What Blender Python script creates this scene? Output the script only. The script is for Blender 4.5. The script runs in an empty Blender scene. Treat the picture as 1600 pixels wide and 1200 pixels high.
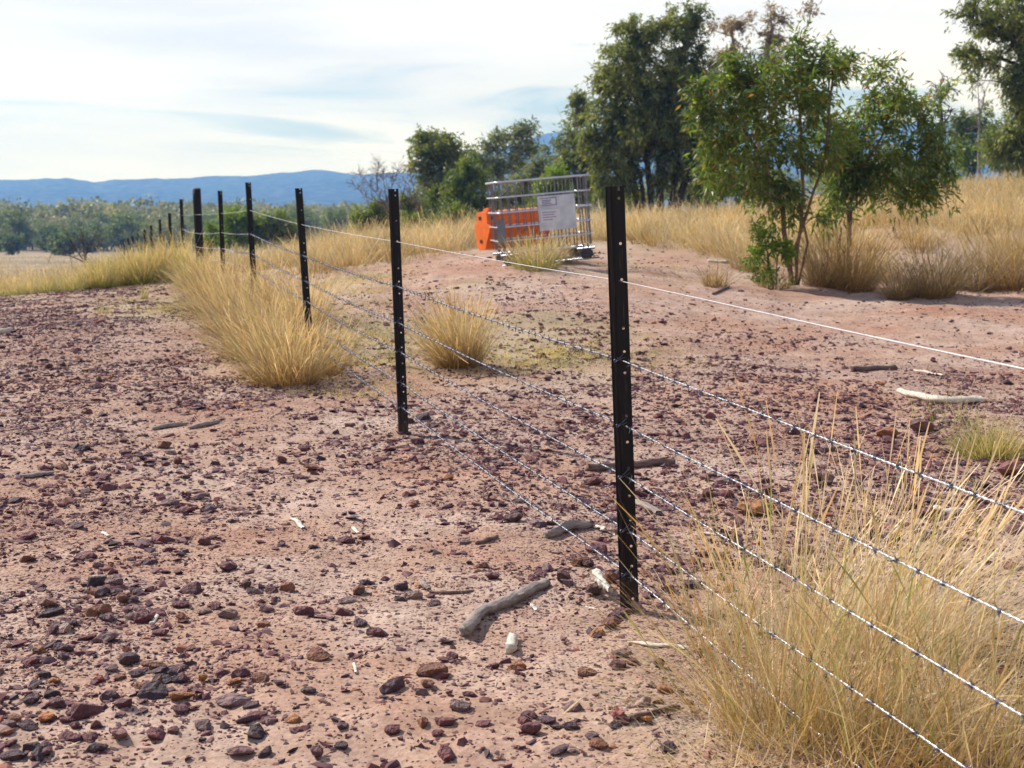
import bpy, bmesh, math, random
import numpy as np
from mathutils import Vector, Matrix

random.seed(7)
RNG = np.random.default_rng(11)
S = bpy.context.scene
COL = S.collection

# ------------------------------------------------------------------ camera
F = 2300.0            # focal length in pixels of the 1600 x 1200 photograph
HZ = 325.0            # row of the horizon
CZ = 1.283            # eye height
PITCH = math.atan((600 - HZ) / F)
cam = bpy.data.cameras.new('camera')
camo = bpy.data.objects.new('camera', cam)
COL.objects.link(camo)
camo.location = (0, 0, CZ)
camo.rotation_euler = (math.pi / 2 - PITCH, 0, 0)
cam.sensor_width = 36
cam.lens = F / 1600 * 36
cam.clip_start = 0.05
cam.clip_end = 20000
cam.dof.use_dof = True
cam.dof.focus_distance = 5.0
cam.dof.aperture_fstop = 8.0
S.camera = camo

# ------------------------------------------------------------------ light
SUN_DIR = Vector((-0.66, 0.50, 0.76)).normalized()      # towards the sun
sun = bpy.data.lights.new('sun', 'SUN')
sun.energy = 5.0
sun.angle = math.radians(0.6)
sun.color = (1.0, 0.955, 0.91)
suno = bpy.data.objects.new('sun', sun)
COL.objects.link(suno)
suno.rotation_euler = SUN_DIR.to_track_quat('Z', 'Y').to_euler()
suno.location = SUN_DIR * 50

W = bpy.data.worlds.new('World')
S.world = W
W.use_nodes = True
wn, wl = W.node_tree.nodes, W.node_tree.links
wn.clear()


def N(nodes, t, **kw):
    n = nodes.new(t)
    for k, v in kw.items():
        if k.startswith('i_'):
            key = k[2:]
            n.inputs[int(key) if key.isdigit() else key].default_value = v
        else:
            setattr(n, k, v)
    return n


out = N(wn, 'ShaderNodeOutputWorld')
bg = N(wn, 'ShaderNodeBackground')
bg.inputs['Strength'].default_value = 0.066
sky = N(wn, 'ShaderNodeTexSky')
sky.sky_type = 'NISHITA'
sky.sun_disc = False
sky.sun_elevation = math.asin(SUN_DIR.z)
sky.sun_rotation = math.atan2(SUN_DIR.x, SUN_DIR.y)
sky.altitude = 300
sky.air_density = 1.0
sky.dust_density = 1.5
tc = N(wn, 'ShaderNodeTexCoord')
mp = N(wn, 'ShaderNodeMapping')
mp.inputs['Scale'].default_value = (2.6, 2.6, 20.0)
mp.inputs['Rotation'].default_value = (0, math.radians(-3), 0)
mp.inputs['Location'].default_value = (1.3, 0.4, 0.2)
nz = N(wn, 'ShaderNodeTexNoise')
nz.inputs['Scale'].default_value = 1.5
nz.inputs['Detail'].default_value = 7
nz.inputs['Roughness'].default_value = 0.52
nz.inputs['Distortion'].default_value = 0.9
sep = N(wn, 'ShaderNodeSeparateXYZ')
# the thin cloud sheet opens in a belt low over the ranges
belt = N(wn, 'ShaderNodeValToRGB')
cr = belt.color_ramp
cr.interpolation = 'EASE'
cr.elements[0].position = 0.0
cr.elements[0].color = (0.30, 0.30, 0.30, 1)
cr.elements[1].position = 1.0
cr.elements[1].color = (0, 0, 0, 1)
for p, v in ((0.022, 0.32), (0.042, 0.13), (0.066, 0.07), (0.085, 0.15), (0.115, 0.34), (0.2, 0.24), (0.4, 0.02)):
    e = cr.elements.new(p)
    e.color = (v, v, v, 1)
addn = N(wn, 'ShaderNodeMath', operation='ADD')
rmp = N(wn, 'ShaderNodeValToRGB')
rmp.color_ramp.interpolation = 'EASE'
rmp.color_ramp.elements[0].position = 0.48
rmp.color_ramp.elements[0].color = (0.12, 0.12, 0.12, 1)
rmp.color_ramp.elements[1].position = 0.68
rmp.color_ramp.elements[1].color = (1, 1, 1, 1)
# soft grey and white parts of the cloud sheet
nz2 = N(wn, 'ShaderNodeTexNoise')
nz2.inputs['Scale'].default_value = 0.9
nz2.inputs['Detail'].default_value = 4
crc = N(wn, 'ShaderNodeValToRGB')
crc.color_ramp.elements[0].position = 0.36
crc.color_ramp.elements[0].color = (9.0, 9.7, 12.0, 1)
crc.color_ramp.elements[1].position = 0.60
crc.color_ramp.elements[1].color = (12.6, 13.1, 14.4, 1)
skm = N(wn, 'ShaderNodeMixRGB', blend_type='MULTIPLY')
skm.inputs[0].default_value = 1
skm.inputs[2].default_value = (.80, 1.02, 1.42, 1)
mixw = N(wn, 'ShaderNodeMixRGB')
wl.new(tc.outputs['Generated'], mp.inputs['Vector'])
wl.new(mp.outputs['Vector'], nz.inputs['Vector'])
wl.new(mp.outputs['Vector'], nz2.inputs['Vector'])
wl.new(tc.outputs['Generated'], sep.inputs[0])
wl.new(sep.outputs['Z'], belt.inputs[0])
wl.new(nz.outputs['Fac'], addn.inputs[0])
wl.new(belt.outputs[0], addn.inputs[1])
wl.new(addn.outputs[0], rmp.inputs[0])
wl.new(nz2.outputs['Fac'], crc.inputs[0])
wl.new(sky.outputs[0], skm.inputs[1])
wl.new(rmp.outputs[0], mixw.inputs[0])
wl.new(skm.outputs[0], mixw.inputs[1])
wl.new(crc.outputs[0], mixw.inputs[2])
wl.new(mixw.outputs[0], bg.inputs['Color'])
wl.new(bg.outputs[0], out.inputs['Surface'])

S.view_settings.view_transform = 'Standard'
S.view_settings.look = 'None'
S.view_settings.exposure = 0.44
S.view_settings.gamma = 1.0
S.view_settings.use_curve_mapping = False
S.cycles.max_bounces = 6
S.cycles.diffuse_bounces = 3
S.cycles.transmission_bounces = 4
S.cycles.transparent_max_bounces = 4
S.cycles.volume_bounces = 0
S.cycles.use_denoising = True


# ------------------------------------------------------------------ projection helpers
SP, CP = math.sin(PITCH), math.cos(PITCH)


def P(px, py, Y):
    """the point at distance Y ahead that is seen in the photograph at px, py"""
    dx, dy = (px - 800) / F, (600 - py) / F
    ky = dy * SP + CP
    t = Y / ky
    return Vector((dx * t, Y, CZ + t * (dy * CP - SP)))


def zrow(py, Y):
    return P(800, py, Y).z


def proj(x, y, z):
    x, y, z = np.asarray(x, float), np.asarray(y, float), np.asarray(z, float) - CZ
    dep = y * CP - z * SP
    up = y * SP + z * CP
    return 800 + F * x / dep, 600 - F * up / dep, dep


# ------------------------------------------------------------------ noise
def _hash(ix, iy, seed):
    h = (ix.astype(np.int64) * 374761393 + iy.astype(np.int64) * 668265263 + seed * 974711) & 0xffffffff
    h = ((h ^ (h >> 13)) * 1274126177) & 0xffffffff
    h = h ^ (h >> 16)
    return (h & 0xffff) / 65535.0


def vnoise(x, y, seed=0):
    ix, iy = np.floor(x), np.floor(y)
    fx, fy = x - ix, y - iy
    fx, fy = fx * fx * (3 - 2 * fx), fy * fy * (3 - 2 * fy)
    a, b = _hash(ix, iy, seed), _hash(ix + 1, iy, seed)
    c, d = _hash(ix, iy + 1, seed), _hash(ix + 1, iy + 1, seed)
    return (a * (1 - fx) + b * fx) * (1 - fy) + (c * (1 - fx) + d * fx) * fy


def fbm(x, y, seed=0, oct=4):
    s, a, t = 0, 1.0, 0
    for o in range(oct):
        s = s + a * vnoise(x * 2 ** o, y * 2 ** o, seed + o * 17)
        t += a
        a *= 0.5
    return s / t


def smooth(a, b, x):
    t = np.clip((x - a) / (b - a), 0, 1)
    return t * t * (3 - 2 * t)


# ------------------------------------------------------------------ terrain
TY = [3, 4.6, 6, 8.1, 11.6, 15, 18, 22, 26, 32, 40, 55, 80, 130, 230, 400, 700, 1200]
NEAR = [0, 0, .01, .04, .09]
TC = {
    -700: [500, 480, 470, 466, 462, 458, 450, 434, 412, 393, 366, 345, 335],
    0:   [497, 475, 457, 455, 455, 453, 447, 433, 412, 392, 366, 345, 335],
    300: [489, 468, 437, 431, 438, 438, 437, 430, 410, 391, 366, 347, 335],
    550: [470, 440, 414, 398, 390, 388, 392, 398, 398, 388, 370, 350, 335],
    800: [455, 410, 392, 380, 371, 364, 358, 358, 356, 354, 350, 340, 332],
    1000: [450, 418, 395, 377, 360, 350, 345, 345, 345, 345, 342, 338, 330],
    1300: [483, 446, 408, 375, 346, 328, 318, 317, 318, 320, 322, 323, 325],
    1600: [486, 447, 400, 356, 318, 296, 284, 284, 290, 298, 306, 312, 320],
    2200: [486, 440, 386, 338, 298, 276, 268, 270, 280, 292, 306, 312, 320],
}
_ty = np.log(np.array(TY, float))
_cu = np.array([(c - 800) / F for c in TC])
_tab = np.array([NEAR + [zrow(p, y) for p, y in zip(v, TY[5:])] for v in TC.values()])
_fu = np.linspace(_cu[0], _cu[-1], 260)
_fy = np.linspace(_ty[0], _ty[-1], 300)
_t1 = np.array([np.interp(_fu, _cu, _tab[:, j]) for j in range(len(TY))]).T
_ft = np.array([np.interp(_fy, _ty, r) for r in _t1])


def _blur(a, n, axis):
    k = np.hanning(n + 2)[1:-1]
    k /= k.sum()
    pad = [(0, 0), (0, 0)]
    pad[axis] = (n // 2, n // 2)
    b = np.pad(a, pad, mode='edge')
    return np.apply_along_axis(lambda r: np.convolve(r, k, 'valid'), axis, b)


_ft = _blur(_blur(_ft, 9, 1), 25, 0)


def H0(x, y):
    x, y = np.asarray(x, float), np.asarray(y, float)
    r = np.hypot(x, y)
    a = np.arctan2(x, y)
    ac = np.clip(a, math.atan(_cu[0]), math.atan(_cu[-1]))
    u, ye = np.tan(ac), np.maximum(r * np.cos(ac), 3.0)
    fi = np.clip((u - _fu[0]) / (_fu[-1] - _fu[0]) * (len(_fu) - 1), 0, len(_fu) - 1.001)
    fj = np.clip((np.log(ye) - _fy[0]) / (_fy[-1] - _fy[0]) * (len(_fy) - 1), 0, len(_fy) - 1.001)
    i, j = fi.astype(int), fj.astype(int)
    di, dj = fi - i, fj - j
    z = (_ft[i, j] * (1 - di) + _ft[i + 1, j] * di) * (1 - dj) + (_ft[i, j + 1] * (1 - di) + _ft[i + 1, j + 1] * di) * dj
    return z * (1 - smooth(1.5, 2.7, np.abs(a)))


def H(x, y):
    x, y = np.asarray(x, float), np.asarray(y, float)
    r = np.hypot(x, y)
    z = H0(x, y)
    near = 1 - smooth(25, 60, r)
    z = z + near * ((fbm(x * .8, y * .8, 3, 3) - .5) * .085 + (fbm(x * 3.1, y * 3.1, 9, 3) - .5) * .030)
    z = z + smooth(10, 14, r) * (1 - smooth(24, 34, r)) * (x > -1) * (fbm(x * 2.0, y * 2.6, 63, 3) - .5) * .085
    z = z + (1 - smooth(10, 20, r)) * (fbm(x * 11, y * 11, 21, 3) - .5) * .026
    z = z + smooth(60, 150, r) * (fbm(x / 25, y / 25, 5, 3) - .5) * .8
    return z


def G(px, py, ymin=2.5, ymax=1200):
    """where the line of sight through px, py first meets the ground"""
    ys = np.geomspace(ymin, ymax, 1500)
    d = P(px, py, 1.0) - Vector((0, 0, CZ))
    zr = CZ + d.z * ys
    h = H(d.x * ys, ys)
    k = np.argmax(h >= zr)
    if h[k] < zr[k]:
        k = len(ys) - 1
    return Vector((d.x * ys[k], ys[k], float(h[k])))


def on_ground(px, Y):
    u = (px - 800) / F
    return Vector((u * Y, Y, float(H(u * Y, Y))))


# ------------------------------------------------------------------ mesh helpers
def mesh_np(name, verts, faces, attrs=None, smooth_shade=False):
    """faces: list of integer arrays (M, k)"""
    me = bpy.data.meshes.new(name)
    verts = np.ascontiguousarray(verts, dtype=np.float32)
    faces = [np.asarray(f, dtype=np.int32) for f in faces if len(f)]
    me.vertices.add(len(verts))
    me.vertices.foreach_set('co', verts.ravel())
    loops = np.concatenate([f.ravel() for f in faces])
    sizes = np.concatenate([np.full(len(f), f.shape[1], dtype=np.int32) for f in faces])
    starts = np.concatenate([[0], np.cumsum(sizes)[:-1]]).astype(np.int32)
    me.loops.add(len(loops))
    me.loops.foreach_set('vertex_index', loops)
    me.polygons.add(len(sizes))
    me.polygons.foreach_set('loop_start', starts)
    me.polygons.foreach_set('loop_total', sizes)
    me.polygons.foreach_set('use_smooth', np.full(len(sizes), smooth_shade))
    for k, v in (attrs or {}).items():
        a = me.attributes.new(k, 'FLOAT', 'POINT')
        a.data.foreach_set('value', np.asarray(v, dtype=np.float32))
    me.update(calc_edges=True)
    return me


def link(name, me, mat=None, parent=None, loc=None):
    o = bpy.data.objects.new(name, me)
    COL.objects.link(o)
    if mat is not None and me is not None and not me.materials:
        me.materials.append(mat)
    if parent is not None:
        o.parent = parent
    if loc is not None:
        o.location = loc
    return o


def tag(o, label=None, cat=None, group=None, kind=None):
    if label:
        o['label'] = label
    if cat:
        o['category'] = cat
    if group:
        o['group'] = group
    if kind:
        o['kind'] = kind
    return o


def empty(name, loc, label=None, cat=None, group=None):
    o = bpy.data.objects.new(name, None)
    COL.objects.link(o)
    o.location = loc
    o.empty_display_size = .1
    return tag(o, label, cat, group)


def copy_tree(o, parent=None):
    c = o.copy()
    COL.objects.link(c)
    if parent is not None:
        c.parent = parent
    for ch in [k for k in ALLCH.get(o.name, [])]:
        copy_tree(ch, c)
    return c


ALLCH = {}


def remember(o):
    """note the children of a prototype once, so that copies need no scan of the file"""
    for c in o.children:
        ALLCH.setdefault(o.name, []).append(c)
        remember(c)


class Tubes:
    """collects tapering tubes into one mesh"""

    def __init__(self):
        self.v, self.q, self.t, self.n = [], [], [], 0

    def add(self, pts, rad, sides=6, cap=True):
        pts = np.asarray([tuple(p) for p in pts], float)
        m = len(pts)
        rad = np.broadcast_to(np.asarray(rad, float), (m,))
        tan = np.gradient(pts, axis=0)
        tan /= np.maximum(np.linalg.norm(tan, axis=1, keepdims=True), 1e-9)
        ref = np.array([0, 0, 1.0]) if abs(tan[0, 2]) < .9 else np.array([1.0, 0, 0])
        a = np.cross(tan, ref)
        bad = np.linalg.norm(a, axis=1) < 1e-3
        a[bad] = np.cross(tan[bad], [0, 1.0, 0])
        a /= np.maximum(np.linalg.norm(a, axis=1, keepdims=True), 1e-9)
        b = np.cross(tan, a)
        th = np.arange(sides) / sides * 2 * math.pi
        ring = pts[:, None, :] + rad[:, None, None] * (np.cos(th)[None, :, None] * a[:, None, :] + np.sin(th)[None, :, None] * b[:, None, :])
        self.v.append(ring.reshape(-1, 3))
        i = np.arange(m - 1)[:, None] * sides + np.arange(sides)[None, :]
        j = np.arange(m - 1)[:, None] * sides + (np.arange(sides)[None, :] + 1) % sides
        q = np.stack([i, i + sides, j + sides, j], -1).reshape(-1, 4) + self.n
        self.q.append(q)
        if cap and sides > 2:
            for base in (0, (m - 1) * sides):
                f = np.arange(sides) + base + self.n
                tri = np.stack([np.full(sides - 2, f[0]), f[1:-1], f[2:]], -1)
                self.t.append(tri)
        self.n += m * sides

    def mesh(self, name, smooth_shade=True):
        fs = [np.concatenate(self.q)]
        if self.t:
            fs.append(np.concatenate(self.t))
        return mesh_np(name, np.concatenate(self.v), fs, smooth_shade=smooth_shade)


def box_mesh(name, sx, sy, sz, bevel=0.0, cuts=0):
    bm = bmesh.new()
    bmesh.ops.create_cube(bm, size=1)
    bmesh.ops.scale(bm, vec=(sx, sy, sz), verts=bm.verts)
    if bevel:
        bmesh.ops.bevel(bm, geom=bm.edges[:], offset=bevel, segments=2, affect='EDGES')
    me = bpy.data.meshes.new(name)
    bm.to_mesh(me)
    bm.free()
    return me


# ------------------------------------------------------------------ materials
def mat(name):
    m = bpy.data.materials.new(name)
    m.use_nodes = True
    n, l = m.node_tree.nodes, m.node_tree.links
    n.clear()
    o = n.new('ShaderNodeOutputMaterial')
    return m, n, l, o


def ramp(n, stops, interp='LINEAR'):
    r = n.new('ShaderNodeValToRGB')
    r.color_ramp.interpolation = interp
    e = r.color_ramp.elements
    e[0].position, e[0].color = stops[0][0], (*stops[0][1], 1)
    e[1].position, e[1].color = stops[-1][0], (*stops[-1][1], 1)
    for p, c in stops[1:-1]:
        k = e.new(p)
        k.color = (*c, 1)
    return r


def simple_mat(name, col, rough=.6, metal=0.0, var=.15, scale=20, bump=.1, spec=.5):
    m, n, l, o = mat(name)
    b = n.new('ShaderNodeBsdfPrincipled')
    b.inputs['Roughness'].default_value = rough
    b.inputs['Metallic'].default_value = metal
    b.inputs['Specular IOR Level'].default_value = spec
    t = n.new('ShaderNodeTexCoord')
    z = n.new('ShaderNodeTexNoise')
    z.inputs['Scale'].default_value = scale
    z.inputs['Detail'].default_value = 5
    l.new(t.outputs['Object'], z.inputs['Vector'])
    lo = tuple(max(0, c * (1 - var)) for c in col)
    hi = tuple(min(1, c * (1 + var)) for c in col)
    r = ramp(n, [(.3, lo), (.7, hi)])
    l.new(z.outputs['Fac'], r.inputs[0])
    l.new(r.outputs[0], b.inputs['Base Color'])
    if bump:
        bp = n.new('ShaderNodeBump')
        bp.inputs['Strength'].default_value = bump
        bp.inputs['Distance'].default_value = .01
        l.new(z.outputs['Fac'], bp.inputs['Height'])
        l.new(bp.outputs[0], b.inputs['Normal'])
    l.new(b.outputs[0], o.inputs[0])
    return m


def stone_mat(name, stops, source):
    m, n, l, o = mat(name)
    b = n.new('ShaderNodeBsdfPrincipled')
    b.inputs['Roughness'].default_value = .75
    b.inputs['Specular IOR Level'].default_value = .35
    if source == 'island':
        g = n.new('ShaderNodeNewGeometry')
        s = g.outputs['Random Per Island']
    else:
        g = n.new('ShaderNodeObjectInfo')
        s = g.outputs['Random']
    r = ramp(n, stops)
    l.new(s, r.inputs[0])
    t = n.new('ShaderNodeTexCoord')
    z = n.new('ShaderNodeTexNoise')
    z.inputs['Scale'].default_value = 45 if source == 'island' else 1.6
    z.inputs['Detail'].default_value = 6
    l.new(t.outputs['Object'], z.inputs['Vector'])
    r2 = ramp(n, [(.3, (.62, .62, .62)), (.7, (1.25, 1.2, 1.18))])
    l.new(z.outputs['Fac'], r2.inputs[0])
    mx = n.new('ShaderNodeMixRGB')
    mx.blend_type = 'MULTIPLY'
    mx.inputs[0].default_value = 1
    l.new(r.outputs[0], mx.inputs[1])
    l.new(r2.outputs[0], mx.inputs[2])
    l.new(mx.outputs[0], b.inputs['Base Color'])
    bp = n.new('ShaderNodeBump')
    bp.inputs['Strength'].default_value = .5
    bp.inputs['Distance'].default_value = .004 if source == 'island' else .2
    l.new(z.outputs['Fac'], bp.inputs['Height'])
    l.new(bp.outputs[0], b.inputs['Normal'])
    l.new(b.outputs[0], o.inputs[0])
    return m


STONE_STOPS = [(0, (.040, .020, .032)), (.20, (.080, .033, .048)), (.50, (.125, .042, .052)), (.74, (.165, .058, .058)),
               (.86, (.20, .105, .10)), (.94, (.24, .075, .045)), (.98, (.33, .22, .19)), (1, (.40, .19, .09))]
M_STONES = stone_mat('gravel_stone', STONE_STOPS, 'island')
M_STONE = stone_mat('loose_stone', STONE_STOPS, 'object')


def leaf_mat(name, stops, trans=.35, rough=.5, tcol=None, along=None, spec=.4, patch=1.1):
    """colour by leaf; 'along' = (base colour, weight) mixed in towards the foot of a blade"""
    m, n, l, o = mat(name)
    b = n.new('ShaderNodeBsdfPrincipled')
    b.inputs['Roughness'].default_value = rough
    b.inputs['Specular IOR Level'].default_value = spec
    g = n.new('ShaderNodeNewGeometry')
    r = ramp(n, stops)
    l.new(g.outputs['Random Per Island'], r.inputs[0])
    tcn = n.new('ShaderNodeTexCoord')
    zn = n.new('ShaderNodeTexNoise')
    zn.inputs['Scale'].default_value = patch
    zn.inputs['Detail'].default_value = 3
    l.new(tcn.outputs['Object'], zn.inputs['Vector'])
    rp_ = ramp(n, [(.36, (.62, .66, .70)), (.64, (1.42, 1.30, 1.05))])
    l.new(zn.outputs['Fac'], rp_.inputs[0])
    mp2 = n.new('ShaderNodeMixRGB')
    mp2.blend_type = 'MULTIPLY'
    mp2.inputs[0].default_value = 1
    l.new(r.outputs[0], mp2.inputs[1])
    l.new(rp_.outputs[0], mp2.inputs[2])
    c = mp2.outputs[0]
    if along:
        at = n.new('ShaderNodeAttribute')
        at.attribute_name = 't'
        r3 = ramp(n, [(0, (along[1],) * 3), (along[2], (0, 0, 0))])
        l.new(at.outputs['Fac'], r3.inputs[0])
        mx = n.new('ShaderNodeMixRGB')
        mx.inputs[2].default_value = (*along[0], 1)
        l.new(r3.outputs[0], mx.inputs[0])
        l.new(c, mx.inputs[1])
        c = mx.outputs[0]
    l.new(c, b.inputs['Base Color'])
    tr = n.new('ShaderNodeBsdfTranslucent')
    hs = n.new('ShaderNodeMixRGB')
    hs.blend_type = 'MULTIPLY'
    hs.inputs[0].default_value = 1
    hs.inputs[2].default_value = (*(tcol or (1.3, 1.3, .8)), 1)
    l.new(c, hs.inputs[1])
    l.new(hs.outputs[0], tr.inputs['Color'])
    ms = n.new('ShaderNodeMixShader')
    ms.inputs[0].default_value = trans
    l.new(b.outputs[0], ms.inputs[1])
    l.new(tr.outputs[0], ms.inputs[2])
    l.new(ms.outputs[0], o.inputs[0])
    return m


STRAW = [(0, (.37, .21, .08)), (.2, (.55, .36, .165)), (.5, (.67, .49, .27)), (.8, (.80, .67, .46)), (.95, (.48, .42, .17)), (1, (.28, .30, .09))]
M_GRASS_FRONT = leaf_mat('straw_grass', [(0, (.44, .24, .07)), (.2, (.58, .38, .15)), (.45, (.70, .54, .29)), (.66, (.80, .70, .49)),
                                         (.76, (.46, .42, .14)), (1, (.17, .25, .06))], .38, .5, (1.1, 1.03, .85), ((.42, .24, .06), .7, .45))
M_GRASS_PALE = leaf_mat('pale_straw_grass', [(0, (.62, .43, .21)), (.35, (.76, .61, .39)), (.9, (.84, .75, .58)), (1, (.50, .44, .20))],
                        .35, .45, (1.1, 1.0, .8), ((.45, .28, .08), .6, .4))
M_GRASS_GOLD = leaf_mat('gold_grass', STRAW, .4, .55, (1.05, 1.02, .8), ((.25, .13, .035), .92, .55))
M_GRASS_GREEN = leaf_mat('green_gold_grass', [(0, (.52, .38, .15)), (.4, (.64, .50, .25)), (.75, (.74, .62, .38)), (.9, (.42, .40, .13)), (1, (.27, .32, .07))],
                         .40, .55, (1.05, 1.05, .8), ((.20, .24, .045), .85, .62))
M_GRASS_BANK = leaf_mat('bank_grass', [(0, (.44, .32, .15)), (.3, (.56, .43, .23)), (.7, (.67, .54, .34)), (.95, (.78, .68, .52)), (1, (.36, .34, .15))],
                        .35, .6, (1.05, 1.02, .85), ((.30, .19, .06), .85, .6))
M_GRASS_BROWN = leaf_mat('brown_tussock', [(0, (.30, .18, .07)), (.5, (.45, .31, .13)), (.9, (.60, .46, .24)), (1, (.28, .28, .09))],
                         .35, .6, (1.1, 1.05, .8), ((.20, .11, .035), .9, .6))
M_GRASS_SHORT = leaf_mat('short_grass', [(0, (.48, .37, .16)), (.4, (.52, .43, .20)), (.75, (.36, .35, .13)), (1, (.24, .28, .08))], .3, .6)
M_LEAF_SAP = leaf_mat('gum_sapling_leaf', [(0, (.050, .088, .024)), (.35, (.082, .130, .034)), (.7, (.125, .180, .042)), (.90, (.18, .22, .05)), (.95, (.30, .13, .05)), (1, (.27, .27, .08))],
                      .38, .44, (2.0, 2.2, .8), spec=.5)
M_LEAF_SAP2 = leaf_mat('gum_bush_leaf', [(0, (.030, .072, .025)), (.5, (.05, .105, .035)), (.85, (.085, .14, .045)), (1, (.20, .11, .05))],
                       .32, .46, (1.7, 1.9, .8), spec=.55)
M_LEAF_DARK = leaf_mat('dark_gum_leaf', [(0, (.072, .105, .042)), (.4, (.115, .155, .055)), (.78, (.17, .205, .07)), (1, (.28, .25, .09))], .45, .5, (1.6, 1.6, .8), patch=.7)
M_LEAF_GREY = leaf_mat('grey_gum_leaf', [(0, (.09, .125, .065)), (.5, (.14, .175, .085)), (1, (.22, .23, .10))], .38, .55, (1.4, 1.5, .9))
M_LEAF_OCHRE = leaf_mat('ochre_gum_leaf', [(0, (.14, .12, .07)), (.5, (.24, .19, .10)), (1, (.34, .25, .11))], .4, .55, (1.4, 1.3, .9))
M_LEAF_BRIGHT = leaf_mat('bright_leaf', [(0, (.07, .13, .02)), (.5, (.12, .20, .03)), (1, (.24, .30, .04))], .4, .5, (1.6, 1.7, .6))
M_LEAF_GREEN = leaf_mat('green_bush_leaf', [(0, (.065, .105, .027)), (.6, (.115, .16, .038)), (1, (.20, .22, .055))], .42, .5, (1.5, 1.6, .7))
M_LEAF_FAR = leaf_mat('far_forest_leaf', [(0, (.13, .155, .055)), (.5, (.19, .21, .08)), (1, (.28, .26, .11))], .3, .6, (1.3, 1.4, .9), patch=.15)
M_LEAF_FAR2 = leaf_mat('far_forest_leaf_green', [(0, (.09, .14, .045)), (.6, (.14, .19, .06)), (1, (.20, .24, .08))], .3, .6, (1.3, 1.4, .9), patch=.15)
M_BARK = simple_mat('brown_bark', (.16, .095, .065), .85, 0, .35, 9, .6)
M_BARK_DARK = simple_mat('dark_bark', (.045, .035, .032), .9, 0, .3, 7, .5)
M_BARK_GREY = simple_mat('grey_bark', (.22, .185, .165), .85, 0, .3, 7, .5)
M_TWIG = simple_mat('reddish_twig', (.13, .075, .075), .8, 0, .25, 9, 0)
M_BLACK = simple_mat('black_picket_coating', (.006, .006, .009), .38, 0, .3, 30, .05, .35)
M_POSTBLACK = simple_mat('black_steel_pipe', (.006, .0055, .008), .55, 0, .4, 6, .1, .2)
M_WIRE = simple_mat('galvanised_wire', (.42, .43, .48), .38, 1.0, .15, 60, .1)
M_WIRE_PLAIN = simple_mat('bright_plain_wire', (.50, .50, .54), .45, .85, .08, 60, .05)
M_BARB = simple_mat('barb_wire', (.13, .14, .19), .4, .8, .2, 60, .1)
M_RAIL = simple_mat('galvanised_rail', (.60, .63, .70), .3, .9, .1, 14, .1)
M_GALV = simple_mat('galvanised_tube', (.28, .31, .39), .36, .9, .15, 14, .1)
M_DULL = simple_mat('dull_plate', (.16, .18, .22), .5, .6, .2, 12, .1)
M_ORANGE = simple_mat('orange_plastic', (.88, .17, .015), .5, 0, .14, 9, .05)
M_DARKPLASTIC = simple_mat('black_plastic', (.02, .02, .022), .5, 0, .3, 8, .1)


def wood_mat(name, c0, c1, s=30):
    m, n, l, o = mat(name)
    b = n.new('ShaderNodeBsdfPrincipled')
    b.inputs['Roughness'].default_value = .85
    b.inputs['Specular IOR Level'].default_value = .25
    t = n.new('ShaderNodeTexCoord')
    mp_ = n.new('ShaderNodeMapping')
    mp_.inputs['Scale'].default_value = (s * .12, s, s)
    z = n.new('ShaderNodeTexNoise')
    z.inputs['Scale'].default_value = 4
    z.inputs['Detail'].default_value = 7
    z.inputs['Roughness'].default_value = .65
    l.new(t.outputs['Object'], mp_.inputs[0])
    l.new(mp_.outputs[0], z.inputs['Vector'])
    r = ramp(n, [(.32, c0), (.62, c1), (.8, tuple(min(1, c * 1.25) for c in c1))])
    l.new(z.outputs['Fac'], r.inputs[0])
    l.new(r.outputs[0], b.inputs['Base Color'])
    bp = n.new('ShaderNodeBump')
    bp.inputs['Strength'].default_value = .7
    bp.inputs['Distance'].default_value = .004
    l.new(z.outputs['Fac'], bp.inputs['Height'])
    l.new(bp.outputs[0], b.inputs['Normal'])
    l.new(b.outputs[0], o.inputs[0])
    return m


M_WOOD = wood_mat('weathered_grey_wood', (.15, .115, .10), (.34, .28, .25))
M_WOOD_PALE = wood_mat('pale_bleached_wood', (.40, .34, .28), (.68, .60, .50))
M_WOOD_BROWN = wood_mat('brown_wood', (.09, .055, .045), (.20, .13, .11))
M_WHITE = simple_mat('white_flaky_timber', (.55, .51, .45), .85, 0, .35, 60, .9)


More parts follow.
